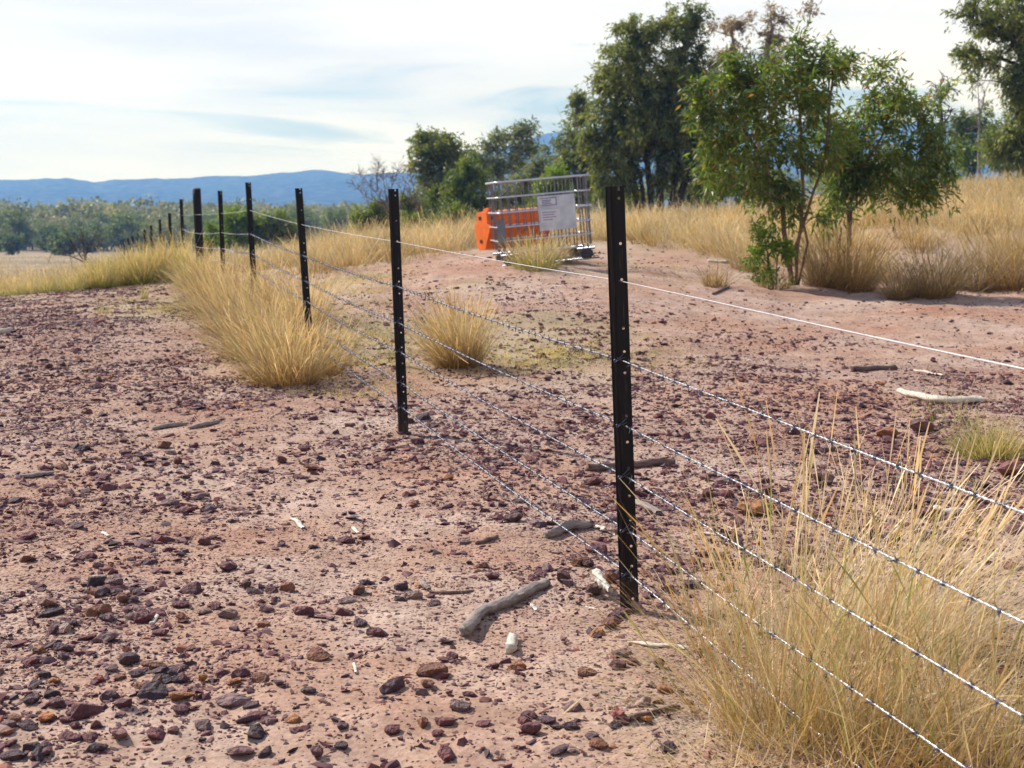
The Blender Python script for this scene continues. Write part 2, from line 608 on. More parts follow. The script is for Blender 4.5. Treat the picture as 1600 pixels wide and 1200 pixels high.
def post_mat():
    m, n, l, o = mat('black_picket_coating_worn')
    b = n.new('ShaderNodeBsdfPrincipled')
    b.inputs['Roughness'].default_value = .42
    b.inputs['Specular IOR Level'].default_value = .22
    t = n.new('ShaderNodeTexCoord')
    mpp = n.new('ShaderNodeMapping')
    mpp.inputs['Scale'].default_value = (120, 120, 9)
    z = n.new('ShaderNodeTexNoise')
    z.inputs['Scale'].default_value = 1
    z.inputs['Detail'].default_value = 6
    l.new(t.outputs['Object'], mpp.inputs[0])
    l.new(mpp.outputs[0], z.inputs['Vector'])
    r = ramp(n, [(.56, (0, 0, 0)), (.74, (.30, .30, .30))])
    l.new(z.outputs['Fac'], r.inputs[0])
    sx = n.new('ShaderNodeSeparateXYZ')
    l.new(t.outputs['Object'], sx.inputs[0])
    mr = n.new('ShaderNodeMapRange')
    mr.inputs[1].default_value = 0
    mr.inputs[2].default_value = .22
    mr.inputs[3].default_value = .55
    mr.inputs[4].default_value = 0
    l.new(sx.outputs[2], mr.inputs[0])
    mu = n.new('ShaderNodeMath')
    mu.operation = 'MULTIPLY'
    l.new(mr.outputs[0], mu.inputs[0])
    l.new(z.outputs['Fac'], mu.inputs[1])
    ad = n.new('ShaderNodeMath')
    ad.operation = 'ADD'
    ad.use_clamp = True
    l.new(mu.outputs[0], ad.inputs[0])
    l.new(r.outputs[0], ad.inputs[1])
    mx = n.new('ShaderNodeMixRGB')
    mx.inputs[1].default_value = (.005, .005, .008, 1)
    mx.inputs[2].default_value = (.15, .10, .085, 1)
    l.new(ad.outputs[0], mx.inputs[0])
    l.new(mx.outputs[0], b.inputs['Base Color'])
    l.new(b.outputs[0], o.inputs[0])
    return m


M_BLACK = post_mat()


def ground_mat():
    m, n, l, o = mat('sandy_ground')
    b = n.new('ShaderNodeBsdfPrincipled')
    b.inputs['Roughness'].default_value = .92
    b.inputs['Specular IOR Level'].default_value = .15
    t = n.new('ShaderNodeTexCoord')

    def noise(scale, det=5, rough=.6):
        z = n.new('ShaderNodeTexNoise')
        z.inputs['Scale'].default_value = scale
        z.inputs['Detail'].default_value = det
        z.inputs['Roughness'].default_value = rough
        l.new(t.outputs['Object'], z.inputs['Vector'])
        return z

    def mixc(fac, a, bb, mode='MIX'):
        x = n.new('ShaderNodeMixRGB')
        x.blend_type = mode
        for s, v in ((0, fac), (1, a), (2, bb)):
            if hasattr(v, 'is_linked'):
                l.new(v, x.inputs[s])
            elif isinstance(v, tuple):
                x.inputs[s].default_value = (*v, 1)
            else:
                x.inputs[s].default_value = v
        return x.outputs[0]

    n1, n2, n3 = noise(.8), noise(5.5, 6), noise(60, 4)
    sand = ramp(n, [(.30, (.35, .190, .128)), (.46, (.395, .265, .200)), (.58, (.43, .320, .260)), (.72, (.49, .380, .315))])
    l.new(n1.outputs['Fac'], sand.inputs[0])
    r2 = ramp(n, [(.3, (.76, .70, .68)), (.7, (1.12, 1.13, 1.14))])
    l.new(n2.outputs['Fac'], r2.inputs[0])
    c = mixc(1.0, sand.outputs[0], r2.outputs[0], 'MULTIPLY')
    r3 = ramp(n, [(.35, (.72, .68, .67)), (.65, (1.12, 1.1, 1.08))])
    l.new(n3.outputs['Fac'], r3.inputs[0])
    c = mixc(.8, c, r3.outputs[0], 'MULTIPLY')

    # grit too small to build: three sizes of crumbs
    def crumbs(scale, lo, hi, colour, weight):
        v = n.new('ShaderNodeTexVoronoi')
        v.inputs['Scale'].default_value = scale
        v.inputs['Randomness'].default_value = 1
        l.new(t.outputs['Object'], v.inputs['Vector'])
        rr = ramp(n, [(lo, (1, 1, 1)), (hi, (0, 0, 0))])
        l.new(v.outputs['Distance'], rr.inputs[0])
        sp = n.new('ShaderNodeSeparateColor')
        l.new(v.outputs['Color'], sp.inputs[0])
        gt = n.new('ShaderNodeMath')
        gt.operation = 'LESS_THAN'
        l.new(sp.outputs[0], gt.inputs[0])
        l.new(weight, gt.inputs[1])
        mu = n.new('ShaderNodeMath')
        mu.operation = 'MULTIPLY'
        l.new(rr.outputs[0], mu.inputs[0])
        l.new(gt.outputs[0], mu.inputs[1])
        cc = ramp(n, colour)
        l.new(sp.outputs[1], cc.inputs[0])
        return mu.outputs[0], cc.outputs[0]

    at = n.new('ShaderNodeAttribute')
    at.attribute_name = 'grit'
    dk = [(0, (.07, .04, .045)), (.6, (.16, .075, .07)), (1, (.30, .18, .15))]
    f1, c1 = crumbs(95, .25, .42, dk, at.outputs['Fac'])
    f2, c2 = crumbs(38, .25, .40, dk, at.outputs['Fac'])
    f3, c3 = crumbs(14, .24, .36, dk, at.outputs['Fac'])
    c = mixc(f1, c, c1)
    c = mixc(f2, c, c2)
    far = n.new('ShaderNodeAttribute')
    far.attribute_name = 'far'
    mf = n.new('ShaderNodeMath')
    mf.operation = 'MULTIPLY'
    l.new(f3, mf.inputs[0])
    l.new(far.outputs['Fac'], mf.inputs[1])
    c = mixc(mf.outputs[0], c, c3)
    # dry grass litter and the pale paddock
    dry = n.new('ShaderNodeAttribute')
    dry.attribute_name = 'dry'
    nd = noise(2.2, 6)
    ndf = noise(.06, 5)
    dcol = ramp(n, [(.3, (.22, .18, .09)), (.5, (.33, .26, .15)), (.7, (.42, .34, .22))])
    l.new(nd.outputs['Fac'], dcol.inputs[0])
    dfar = ramp(n, [(.3, (.17, .15, .09)), (.5, (.27, .21, .14)), (.7, (.35, .28, .20))])
    l.new(ndf.outputs['Fac'], dfar.inputs[0])
    fr2 = n.new('ShaderNodeAttribute')
    fr2.attribute_name = 'paddock'
    dc = mixc(fr2.outputs['Fac'], dcol.outputs[0], dfar.outputs[0])
    c = mixc(dry.outputs['Fac'], c, dc)
    l.new(c, b.inputs['Base Color'])
    bp = n.new('ShaderNodeBump')
    bp.inputs['Strength'].default_value = .8
    bp.inputs['Distance'].default_value = .006
    s1 = n.new('ShaderNodeMath')
    s1.operation = 'ADD'
    l.new(n3.outputs['Fac'], s1.inputs[0])
    l.new(f1, s1.inputs[1])
    s2 = n.new('ShaderNodeMath')
    s2.operation = 'ADD'
    l.new(s1.outputs[0], s2.inputs[0])
    l.new(f2, s2.inputs[1])
    l.new(s2.outputs[0], bp.inputs['Height'])
    l.new(bp.outputs[0], b.inputs['Normal'])
    l.new(b.outputs[0], o.inputs[0])
    return m


# how stony the ground is, by the photograph's rows and columns
SX = [-200, 100, 300, 500, 700, 900, 1100, 1350, 1600, 1900]
SY = [420, 460, 520, 600, 700, 800, 900, 1000, 1080, 1200, 1400]
SD = np.array([
    # -200 100  300  500  700  900 1100 1350 1600 1900
    [.6, .6, .3, .15, .15, .15, .08, .06, .05, .05],
    [.9, .9, .5, .15, .25, .20, .10, .10, .10, .10],
    [1., 1., .8, .20, .40, .50, .30, .22, .22, .22],
    [1., 1., .8, .55, .30, .85, .95, .80, .80, .80],
    [1., .95, .8, .60, .75, .95, 1., 1., 1., 1.],
    [.9, .80, .8, .50, .40, .85, 1., 1., .9, .9],
    [.6, .55, .6, .55, .35, .50, .9, .9, .9, .9],
    [.9, .85, .5, .25, .30, .35, .8, .8, .8, .8],
    [1., 1., .9, .25, .25, .30, .5, .7, .7, .7],
    [1., 1., .7, .40, .35, .40, .4, .6, .6, .6],
    [.8, .8, .7, .50, .45, .45, .5, .6, .6, .6]])


def stony(x, y):
    px, py, dep = proj(x, y, H0(x, y))
    fx = np.interp(np.clip(px, -200, 1900), SX, np.arange(len(SX)))
    fy = np.interp(np.clip(py, 420, 1400), SY, np.arange(len(SY)))
    i, j = np.clip(fy.astype(int), 0, len(SY) - 2), np.clip(fx.astype(int), 0, len(SX) - 2)
    a, b = fy - i, fx - j
    d = (SD[i, j] * (1 - b) + SD[i, j + 1] * b) * (1 - a) + (SD[i + 1, j] * (1 - b) + SD[i + 1, j + 1] * b) * a
    return np.where(dep > .5, d, .6)


def track(x, y):
    """the bare track running along the foot of the bank"""
    px, py, dep = proj(x, y, H0(x, y))
    mid = np.interp(px, [500, 750, 1000, 1300, 1600, 2000], [400, 415, 440, 480, 515, 560])
    wid = np.interp(px, [500, 750, 1000, 1300, 1600, 2000], [8, 20, 38, 42, 48, 60])
    return np.exp(-((py - mid) / wid) ** 2) * (px > 600)


def build_ground():
    a_in = np.arange(-.46, .56, .0042)
    a_l = np.linspace(-math.pi, -.46, 46)[:-1]
    a_r = np.linspace(.56, math.pi, 46)[:-1]
    ang = np.concatenate([a_l, a_in, a_r])
    rad = np.concatenate([np.linspace(.3, 2.5, 14)[:-1], 2.5 * 1.0125 ** np.arange(0, 257), np.geomspace(62, 3750, 84)])
    A, R = np.meshgrid(ang, rad)
    X, Y = R * np.sin(A), R * np.cos(A)
    Z = H(X, Y)
    na, nr = len(ang), len(rad)
    v = np.stack([X, Y, Z], -1).reshape(-1, 3)
    i = np.arange(nr - 1)[:, None] * na + np.arange(na)[None, :]
    j = np.arange(nr - 1)[:, None] * na + (np.arange(na)[None, :] + 1) % na
    q = np.stack([i, j, j + na, i + na], -1).reshape(-1, 4)
    c = len(v)
    v = np.vstack([v, [[0, 0, float(H(0., 0.))]]])
    tri = np.stack([np.full(na, c), (np.arange(na) + 1) % na, np.arange(na)], -1)
    x, y = v[:, 0], v[:, 1]
    r = np.hypot(x, y)
    cl = fbm(x * .9, y * .9, 31, 4)
    st = stony(x, y)
    grit = np.clip(st * (.25 + 1.5 * smooth(.38, .68, cl)), 0, 1) * .8 + .06
    grit *= 1 - .35 * track(x, y)
    far = smooth(9, 15, r)
    grit = np.maximum(grit, .22 * far)
    pxg, pyg, _d = proj(x, y, H0(x, y))
    grit = np.maximum(grit, .9 * far * smooth(520, 300, pxg) * smooth(444, 452, pyg) * (.45 + .8 * smooth(.4, .6, cl)))
    grit = np.clip(grit, 0, .95)
    px, py, dep = proj(x, y, v[:, 2])
    dry = smooth(18, 27, r) * .95
    dry = np.maximum(dry, .6 * smooth(.48, .62, fbm(x * .7, y * .7, 77, 3)) * smooth(9, 12, r) * (px < 1050) * (px > 480) * (1 - track(x, y)))
    dry = dry * np.where((px > 640) & (px < 1700), 1 - .95 * np.clip(track(x, y) * 1.4, 0, 1), 1)
    bankb = (px > 850) & (r > 17) & (r < 40)
    dry = np.where(bankb, dry * (.35 + .65 * smooth(.42, .6, fbm(x * .35, y * .35, 78, 3))), dry)
    dry = np.maximum(dry, .8 * np.exp(-((px - 330) / 180) ** 2 - ((py - 480) / 22) ** 2))
    dry = np.maximum(dry, .75 * np.exp(-((px - 850) / 170) ** 2 - ((py - 558) / 22) ** 2))
    me = mesh_np('ground', v, [q, tri], {'grit': grit, 'far': far, 'dry': dry, 'paddock': smooth(40, 70, r)}, True)
    o = link('ground', me, ground_mat())
    tag(o, kind='structure')
    return o


build_ground()


# ------------------------------------------------------------------ ranges on the horizon
def build_hills(name, prof, y0, y1, foot, seed, material, amp):
    us = np.linspace(-1.1, 1.3, 520)
    px = 800 + F * us
    ys = np.geomspace(y0, y1, 90)
    U, Y = np.meshgrid(us, ys)
    X = U * Y
    ridge = np.interp(px, [p for p, _ in prof], [r for _, r in prof])
    zr = CZ + (HZ - ridge) / F * y1 * .86
    t = (Y - y0) / (y1 - y0)
    shape = smooth(0, .86, t)
    spur = fbm(X / 290, Y / 360, seed, 5) - .5
    gul = 1 - np.abs(fbm(X / 210, Y / 420, seed + 4, 4) * 2 - 1) * 2
    Z = foot + (zr[None, :] - foot) * shape + (spur * amp * 1.2 + gul * amp * .55) * shape * (1 - shape * .85)
    Z = Z - smooth(.88, 1, t) * 60
    Z += (fbm(X / 14, Y / 20, seed + 9, 3) - .5) * 7 * shape + (vnoise(X / 4.5, Y / 9, seed + 2) - .5) * 3.0 * shape
    v = np.stack([X, Y, Z], -1).reshape(-1, 3)
    n = len(us)
    i = np.arange(len(ys) - 1)[:, None] * n + np.arange(n - 1)[None, :]
    q = np.stack([i, i + 1, i + 1 + n, i + n], -1).reshape(-1, 4)
    return tag(link(name, mesh_np(name, v, [q], smooth_shade=True), material), kind='structure')


def hill_mat():
    m, n, l, o = mat('forested_range')
    b = n.new('ShaderNodeBsdfPrincipled')
    b.inputs['Roughness'].default_value = 1
    b.inputs['Specular IOR Level'].default_value = 0
    t = n.new('ShaderNodeTexCoord')
    z = n.new('ShaderNodeTexNoise')
    z.inputs['Scale'].default_value = .055
    z.inputs['Detail'].default_value = 9
    z.inputs['Roughness'].default_value = .7
    l.new(t.outputs['Object'], z.inputs['Vector'])
    r = ramp(n, [(.38, (.006, .018, .026)), (.50, (.035, .060, .060)), (.62, (.11, .14, .12))])
    l.new(z.outputs['Fac'], r.inputs[0])
    l.new(r.outputs[0], b.inputs['Base Color'])
    bp = n.new('ShaderNodeBump')
    bp.inputs['Strength'].default_value = 1
    bp.inputs['Distance'].default_value = 9
    l.new(z.outputs['Fac'], bp.inputs['Height'])
    l.new(bp.outputs[0], b.inputs['Normal'])
    l.new(b.outputs[0], o.inputs[0])
    return m


M_HILL = hill_mat()
build_hills('hills', [(-1700, 270), (-900, 255), (-400, 272), (-100, 284), (0, 286), (60, 284), (105, 280), (128, 283), (155, 289), (185, 283), (230, 281), (300, 281),
                      (330, 278), (400, 277), (450, 272), (500, 265), (520, 266), (560, 271), (600, 269), (640, 266), (720, 250),
                      (800, 222), (850, 204), (900, 200), (1000, 196), (1150, 190), (1290, 186), (1400, 188), (1480, 190), (1600, 198),
                      (1900, 215), (2500, 190), (3600, 230)], 2000, 3600, -4, 40, M_HILL, 62)

# ------------------------------------------------------------------ haze
HAZE = 0.00044
hz = box_mesh('haze', 10200, 7600, 290)
hzm, hn, hl, ho = mat('haze_air')
pv = hn.new('ShaderNodeVolumePrincipled')
pv.inputs['Density'].default_value = HAZE
pv.inputs['Color'].default_value = (.15, .35, 1.0, 1)
pv.inputs['Absorption Color'].default_value = (1, 1, 1, 1)
pv.inputs['Anisotropy'].default_value = .2
hl.new(pv.outputs[0], ho.inputs['Volume'])
hzo = link('haze', hz, hzm)
hzo.location = (0, 0, 290 / 2 - 14)
tag(hzo, kind='stuff')
#@@OBJECTS

# ------------------------------------------------------------------ fence
POST = [  # (top px, top py, base px, base py)
    (962, 291, 986, 968), (615, 295, 631, 678), (467, 294, 486, 560), (388, 285, 400, 489), (344, 298, 351, 464),
    (307, 295, 314, 436), (283, 311, 289, 430), (265, 333, 270, 437), (250, 343, 254, 437), (236, 352, 240, 438),
    (226, 359, 229, 438), (215, 365, 219, 438), (207, 369, 210, 436), (200, 372, 203, 435), (193, 376, 196, 434)]
PY = [4.6 + 3.52 * k for k in range(len(POST))]
HOLES = [.021, .1285, .21, .32, .374, .4225, .521, .582, .6425, .7075, .7637, .8257, .873, .95]
LPOST = 1.35


def picket_mesh():
    L, t = LPOST, .002
    v, f = [], []

    def quad(a, b, c, d):
        k = len(v)
        v.extend([a, b, c, d])
        f.append((k, k + 1, k + 2, k + 3))

    def prism(poly, z0, z1):
        n = len(poly)
        for i in range(n):
            a, b = poly[i], poly[(i + 1) % n]
            quad((*a, z0), (*b, z0), (*b, z1), (*a, z1))
        k = len(v)
        v.extend([(*p, z1) for p in poly])
        f.append(tuple(range(k, k + n)))

    # two plain flanges of the Y, each with a thickened rim
    for ang in (142, 232):
        d = (math.cos(math.radians(ang)), math.sin(math.radians(ang)))
        nn = (-d[1] * t, d[0] * t)
        ln = .024 if ang == 232 else .026

        def q(s, w):
            return (d[0] * s + nn[0] * w, d[1] * s + nn[1] * w)
        prism([q(0, -1), q(ln - .005, -1), q(ln - .004, -1.9), q(ln, -1.6), q(ln, 1.6), q(ln - .004, 1.9), q(ln - .005, 1), q(0, 1)], -.4, L - .0005)
    # web rounding at the root
    prism([(-.006, -.006), (.005, -.0045), (.005, .0045), (-.006, .006)], -.4, L - .001)
    # the drilled flange
    x0, x1, hc, hr, hw = .004, .034, .0185, .0046, .011
    zs = [-.4]
    cells = sorted(L * (1 - h) for h in HOLES[1:])
    cells.append(L * (1 - HOLES[0]) - .008)
    for c in cells:
        for s in (-1, 1):
            y = s * t
            quad((x0, y, zs[-1]), (x1, y, zs[-1]), (x1, y, c - hw), (x0, y, c - hw))
            ring_i = [(hc + hr * math.cos(k * math.pi / 4), y, c + hr * math.sin(k * math.pi / 4)) for k in range(8)]
            ox = [x1, x1, hc, x0, x0, x0, hc, x1]
            oz = [c, c + hw, c + hw, c + hw, c, c - hw, c - hw, c - hw]
            ring_o = [(ox[k], y, oz[k]) for k in range(8)]
            for k in range(8):
                quad(ring_i[k], ring_o[k], ring_o[(k + 1) % 8], ring_i[(k + 1) % 8])
        for k in range(8):
            a0, a1 = k * math.pi / 4, (k + 1) * math.pi / 4
            p, q2 = (hc + hr * math.cos(a0), c + hr * math.sin(a0)), (hc + hr * math.cos(a1), c + hr * math.sin(a1))
            quad((p[0], -t, p[1]), (q2[0], -t, q2[1]), (q2[0], t, q2[1]), (p[0], t, p[1]))
        zs.append(c + hw)
    ztop = L - .014
    for s in (-1, 1):
        quad((x0, s * t, zs[-1]), (x1, s * t, zs[-1]), (x1, s * t, max(ztop, zs[-1])), (x0, s * t, max(ztop, zs[-1])))
    quad((x1, -t, -.4), (x1, t, -.4), (x1, t, L), (x1, -t, L))
    zb = max(ztop, zs[-1])
    for a, b in ((x0, hc - .0035), (hc + .0035, x1)):
        prism([(a, -t), (b, -t), (b, t), (a, t)], zb, L)
    quad((x0, -t, zb), (x1, -t, zb), (x1, t, zb), (x0, t, zb))
    # rounded rim bead on the drilled flange
    prism([(x1 - .001, -.0034), (x1 + .0025, -.003), (x1 + .0025, .003), (x1 - .001, .0034)], -.4, L)
    me = bpy.data.meshes.new('picket_flanges')
    me.from_pydata(v, [], f)
    bm = bmesh.new()
    bm.from_mesh(me)
    bmesh.ops.remove_doubles(bm, verts=bm.verts, dist=1e-6)
    bmesh.ops.recalc_face_normals(bm, faces=bm.faces)
    bm.to_mesh(me)
    bm.free()
    return me


me_picket = picket_mesh()
me_picket.materials.append(M_BLACK)

# twisted tie that holds a barbed wire to the picket
tt = Tubes()
th = np.linspace(0, 1, 9)
tt.add([(.0185 - .030 * s, -.003 - .020 * math.sin(s * math.pi * .8), .010 - .022 * s) for s in th], .0011, 5)
tt.add([(-.012 + .0045 * math.cos(a), -.022 + .0045 * math.sin(a) * .6, -.012 + .0045 * math.sin(a)) for a in np.linspace(0, 13, 24)], .0011, 4)
tt.add([(-.012 + .030 * s, -.024, -.014 + .012 * s) for s in (0, .5, 1)], .0010, 4)
me_tie = tt.mesh('wire_tie')
me_tie.materials.append(M_BARB)

ORD = ['nearest black steel star picket, standing beside the big dry grass clump',
       'second star picket from the camera, black, standing in bare stony dirt',
       'third star picket from the camera, leaning, foot hidden in golden grass',
       'fourth star picket from the camera, tall one where the wires bend',
       'fifth star picket from the camera, just before the thick round post',
       None,
       'black star picket just beyond the thick round post on the downhill run',
       'second star picket beyond the thick round post, over the green grass',
       'third star picket beyond the thick round post, its foot lost in grass',
       'fourth star picket beyond the thick round post, half sunk in grass tops',
       'fifth star picket beyond the thick round post, only its upper half showing',
       'sixth star picket beyond the thick round post, small against the far trees',
       'seventh star picket beyond the thick round post, a short dark stub in grass',
       'eighth star picket beyond the thick round post, barely clear of the grass',
       'last star picket in view, a tiny dark tip over the grass at the far end']
AX = []          # post axes
FR = [.212, .392, .541, .660, .786, .889]      # where the six wires cross a post
for k, (a, b, c, d) in enumerate(POST):
    top, base = P(a, b, PY[k]), P(c, d, PY[k])
    AX.append((top, base))
    if k == 5:
        continue
    z = (top - base).normalized()
    x = Vector((1, 0, 0))
    yv = z.cross(x).normalized()
    x = yv.cross(z).normalized()
    rot = Matrix((x, yv, z)).transposed().to_4x4()
    rot = rot @ Matrix.Rotation(math.radians([0, -4, 3, 8, -6, 0, 5, 20, -10, 12, 30, 0, 9, 15, 0][k]), 4, 'Z')
    e = empty('star_picket', base, ORD[k], 'fence post', 'black steel pickets of the wire fence')
    L = (top - base).length
    e.rotation_euler = rot.to_euler()
    e.scale = (1, 1, L / LPOST)
    # the body is the thing's own part
    body = link('picket_flanges', me_picket, parent=e)
    body.location = (-.010, 0, 0)
    if k < 4:
        for fk in FR[1:]:
            zz = LPOST * (1 - fk) + .012
            if L * fk < 2:
                t_ = link('wire_tie', me_tie, parent=e)
                t_.location = (-.010, -.002, zz)

# thick round strainer post
top, base = AX[5]
tb = Tubes()
ax = (base - top)
pts = [top + ax * s for s in np.linspace(0, 1.15, 12)]
r0 = 6.4 / F * PY[5]
tb.add(pts, np.linspace(r0, r0 * 1.02, 12), 20)
tb.add([top + ax.normalized() * -.002, top + ax.normalized() * .02], [r0 * .93, r0 * 1.05], 20)
op = empty('strainer_post', base, 'thick round black post standing among the thin star pickets', 'post')
tb2 = tb.mesh('post_pipe')
ob = link('post_pipe', tb2, M_POSTBLACK, op)
ob.location = -base
cap = Tubes()
cap.add([top - ax.normalized() * .012, top + ax.normalized() * .004], [r0 * .8, r0 * 1.08], 20)
ob = link('post_cap', cap.mesh('post_cap'), M_DARKPLASTIC, op)
ob.location = -base

# wires: points on the posts, then on towards the post behind the camera's right shoulder
PL = [(570, 0), (787, 1), (957, 2), (1103, 3), (1247, 4), (1394, 5)]


def wire_path(k):
    pts = []
    for n in range(len(POST)):
        top, base = AX[n]
        p = top.lerp(base, [.285, .49, .64, .76, .87, .95][k] if n == 5 else FR[k])
        p = p + Vector((0, -.003 if k == 0 else -.027, 0))
        if n == 5:
            p += Vector((-.03, -.05, 0))
        pts.append(p)
    t = .573
    Yr = 4.6 - 3.52 * t
    pr = P(1600, PL[k][0], Yr)
    pr.x = pts[0].x + .97 * t
    dirv = (pr - pts[0])
    pend = pts[0] + dirv * (1.12 / t)
    full = [pend] + pts
    out = [full[0]]
    for a, b in zip(full[:-1], full[1:]):
        for s in np.linspace(0, 1, 13)[1:]:
            p = a.lerp(b, s)
            p.z -= .012 * 4 * s * (1 - s) * (1 if k else .4)
            p.x += .002 * math.sin(s * 17 + k)
            out.append(p)
    return np.array([tuple(p) for p in out])


def resample(path, step):
    seg = np.linalg.norm(np.diff(path, axis=0), axis=1)
    s = np.concatenate([[0], np.cumsum(seg)])
    t = np.arange(0, s[-1], step)
    return np.stack([np.interp(t, s, path[:, i]) for i in range(3)], -1), t


bt = Tubes()
bt.add([(x, .0042 * math.cos(a), .0042 * math.sin(a)) for a, x in zip(np.linspace(0, 12.6, 13), np.linspace(-.0042, .0042, 13))], .0011, 4)
for sgn, x, an in ((1, -.004, .5), (-1, -.003, .9), (1, .004, 2.2), (-1, .003, 2.5)):
    d = Vector((sgn * .15, math.cos(an), math.sin(an))).normalized()
    bt.add([Vector((x, 0, 0)) - d * .001, Vector((x, 0, 0)) + sgn * d * .011, Vector((x, 0, 0)) + sgn * d * .017], [.0014, .0013, .0004], 4)
me_barb = bt.mesh('barb')
me_barb.materials.append(M_BARB)
barb_v = np.array([v.co[:] for v in me_barb.vertices])
barb_f = [np.array([p.vertices[:] for p in me_barb.polygons if len(p.vertices) == n]) for n in (3, 4)]
WL = ['smooth bright plain wire, topmost of the fence wires', 'topmost barbed wire, second wire down the star pickets',
      'second barbed wire from the top, third wire down the star pickets', 'middle barbed wire, fourth wire down the star pickets',
      'second lowest barbed wire, passing through the tall dry grass clump', 'lowest barbed wire, nearest the stony ground']
for k in range(6):
    path = wire_path(k)
    if k == 0:
        tb = Tubes()
        tb.add(path, .0015, 7)
        tag(link('plain_wire', tb.mesh('plain_wire'), M_WIRE_PLAIN), WL[0], 'wire', 'wires strung along the fence')
        continue
    fine, s = resample(path, .0072)
    near = fine[:, 1] < 12
    pts, ss = fine[near], s[near]
    tan = np.gradient(pts, axis=0)
    tan /= np.linalg.norm(tan, axis=1, keepdims=True)
    a = np.cross(tan, [0, 0, 1.0])
    a /= np.linalg.norm(a, axis=1, keepdims=True)
    b = np.cross(a, tan)
    tb = Tubes()
    for ph in (0, math.pi):
        th = ss / .046 * 2 * math.pi + ph + k
        tb.add(pts + .0013 * (np.cos(th)[:, None] * a + np.sin(th)[:, None] * b), .00145, 4)
    tb.add(fine[~near][::20], .0027, 4)
    w = tag(link('barbed_wire', tb.mesh('barbed_wire'), M_WIRE), WL[k], 'wire', 'wires strung along the fence')
    fv, ff3, ff4, cnt = [], [], [], 0
    step = int(round(.095 / .0072))
    idx = np.arange(3 + 2 * k, len(fine) - 1, step)
    for i in idx:
        i = i + random.randint(-1, 1)
        p = fine[i]
        if p[1] > 17:
            break
        tv = Vector(fine[i + 1] - fine[i - 1]).normalized()
        q = tv.to_track_quat('X', 'Z').to_matrix() @ Matrix.Rotation(random.uniform(0, 6.28), 3, 'X')
        px_, py_, dep_ = proj(*p)
        if p[1] < 4.4 and px_ < 1640 and py_ < 1230:
            ob = link('barb', me_barb, parent=w)
            ob.location = p
            ob.rotation_euler = q.to_euler()
        else:
            m = np.array(q)
            fv.append(barb_v @ m.T + p)
            ff3.append(barb_f[0] + cnt)
            ff4.append(barb_f[1] + cnt)
            cnt += len(barb_v)
    me = mesh_np('barbs', np.concatenate(fv), [np.concatenate(ff3), np.concatenate(ff4)])
    tag(link('barbs', me, M_BARB, w), kind='stuff')


# ------------------------------------------------------------------ stones
def hull_stone(seed, npts, flat, elong=1.0, jag=.25):
    rr = np.random.default_rng(seed)
    p = rr.normal(size=(npts, 3))
    p /= np.linalg.norm(p, axis=1, keepdims=True)
    p *= rr.uniform(1 - jag, 1, size=(npts, 1))
    # cut a few planes to make flat facets
    for _ in range(4):
        n = rr.normal(size=3)
        n /= np.linalg.norm(n)
        d = rr.uniform(.5, .8)
        s = p @ n
        p = p - np.maximum(s - d, 0)[:, None] * n
    p *= [elong, 1, flat]
    bm = bmesh.new()
    for q in p:
        bm.verts.new(q)
    bmesh.ops.convex_hull(bm, input=bm.verts)
    bmesh.ops.delete(bm, geom=[v for v in bm.verts if not v.link_faces], context='VERTS')
    bmesh.ops.triangulate(bm, faces=bm.faces)
    bmesh.ops.recalc_face_normals(bm, faces=bm.faces)
    me = bpy.data.meshes.new('stone')
    bm.to_mesh(me)
    bm.free()
    return me


small = []
for s in range(16):
    me = hull_stone(100 + s, 11, [.75, .5, .32, .6][s % 4], [1.1, 1.4, 1.5, 1.25][(s // 4) % 4])
    small.append((np.array([v.co[:] for v in me.vertices]), np.array([p.vertices[:] for p in me.polygons])))
tiny = []
for s in range(8):
    me = hull_stone(200 + s, 6, [.8, .6, .45][s % 3], [1.1, 1.4][s % 2], .35)
    tiny.append((np.array([v.co[:] for v in me.vertices]), np.array([p.vertices[:] for p in me.polygons])))
big = []
for s in range(14):
    me = hull_stone(300 + s, 26, [.72, .55, .36, .62, .45][s % 5], [1.1, 1.35, 1.5, 1.2][s % 4], .12)
    me.materials.append(M_STONE)
    big.append(me)

EXCL = []      # spots kept free (x, y, r)


def scatter(n, r_lo, r_hi, power, ymax, kexp, seed):
    """stones by real density: n candidates uniform over the ground in and beside view"""
    rr = np.random.default_rng(seed)
    y = np.sqrt(rr.uniform(2.7 ** 2, ymax ** 2, n))
    n_out = int(n * .20)
    u = np.where(np.arange(n) < n_out, rr.uniform(.43, .64, n), rr.uniform(-.45, .43, n))
    x = u * y
    cl = fbm(x * 1.6, y * 1.1, 31, 4)
    cl2 = fbm(x * 5, y * 4, 35, 2)
    d = stony(x, y)
    pr = np.clip(d ** 1.15 * (.18 + 1.35 * smooth(.40, .64, cl * .65 + cl2 * .35)) ** kexp, 0, 1) * (1 - .60 * np.clip(track(x, y) * 1.1, 0, 1))
    pr = np.clip(pr + .35 * smooth(.84, 1.0, d), 0, 1)
    keep = rr.uniform(size=n) < pr
    x, y = x[keep], y[keep]
    q = rr.uniform(size=len(x))
    r = r_lo * (1 - q * (1 - (r_lo / r_hi) ** power)) ** (-1 / power)
    return x, y, r


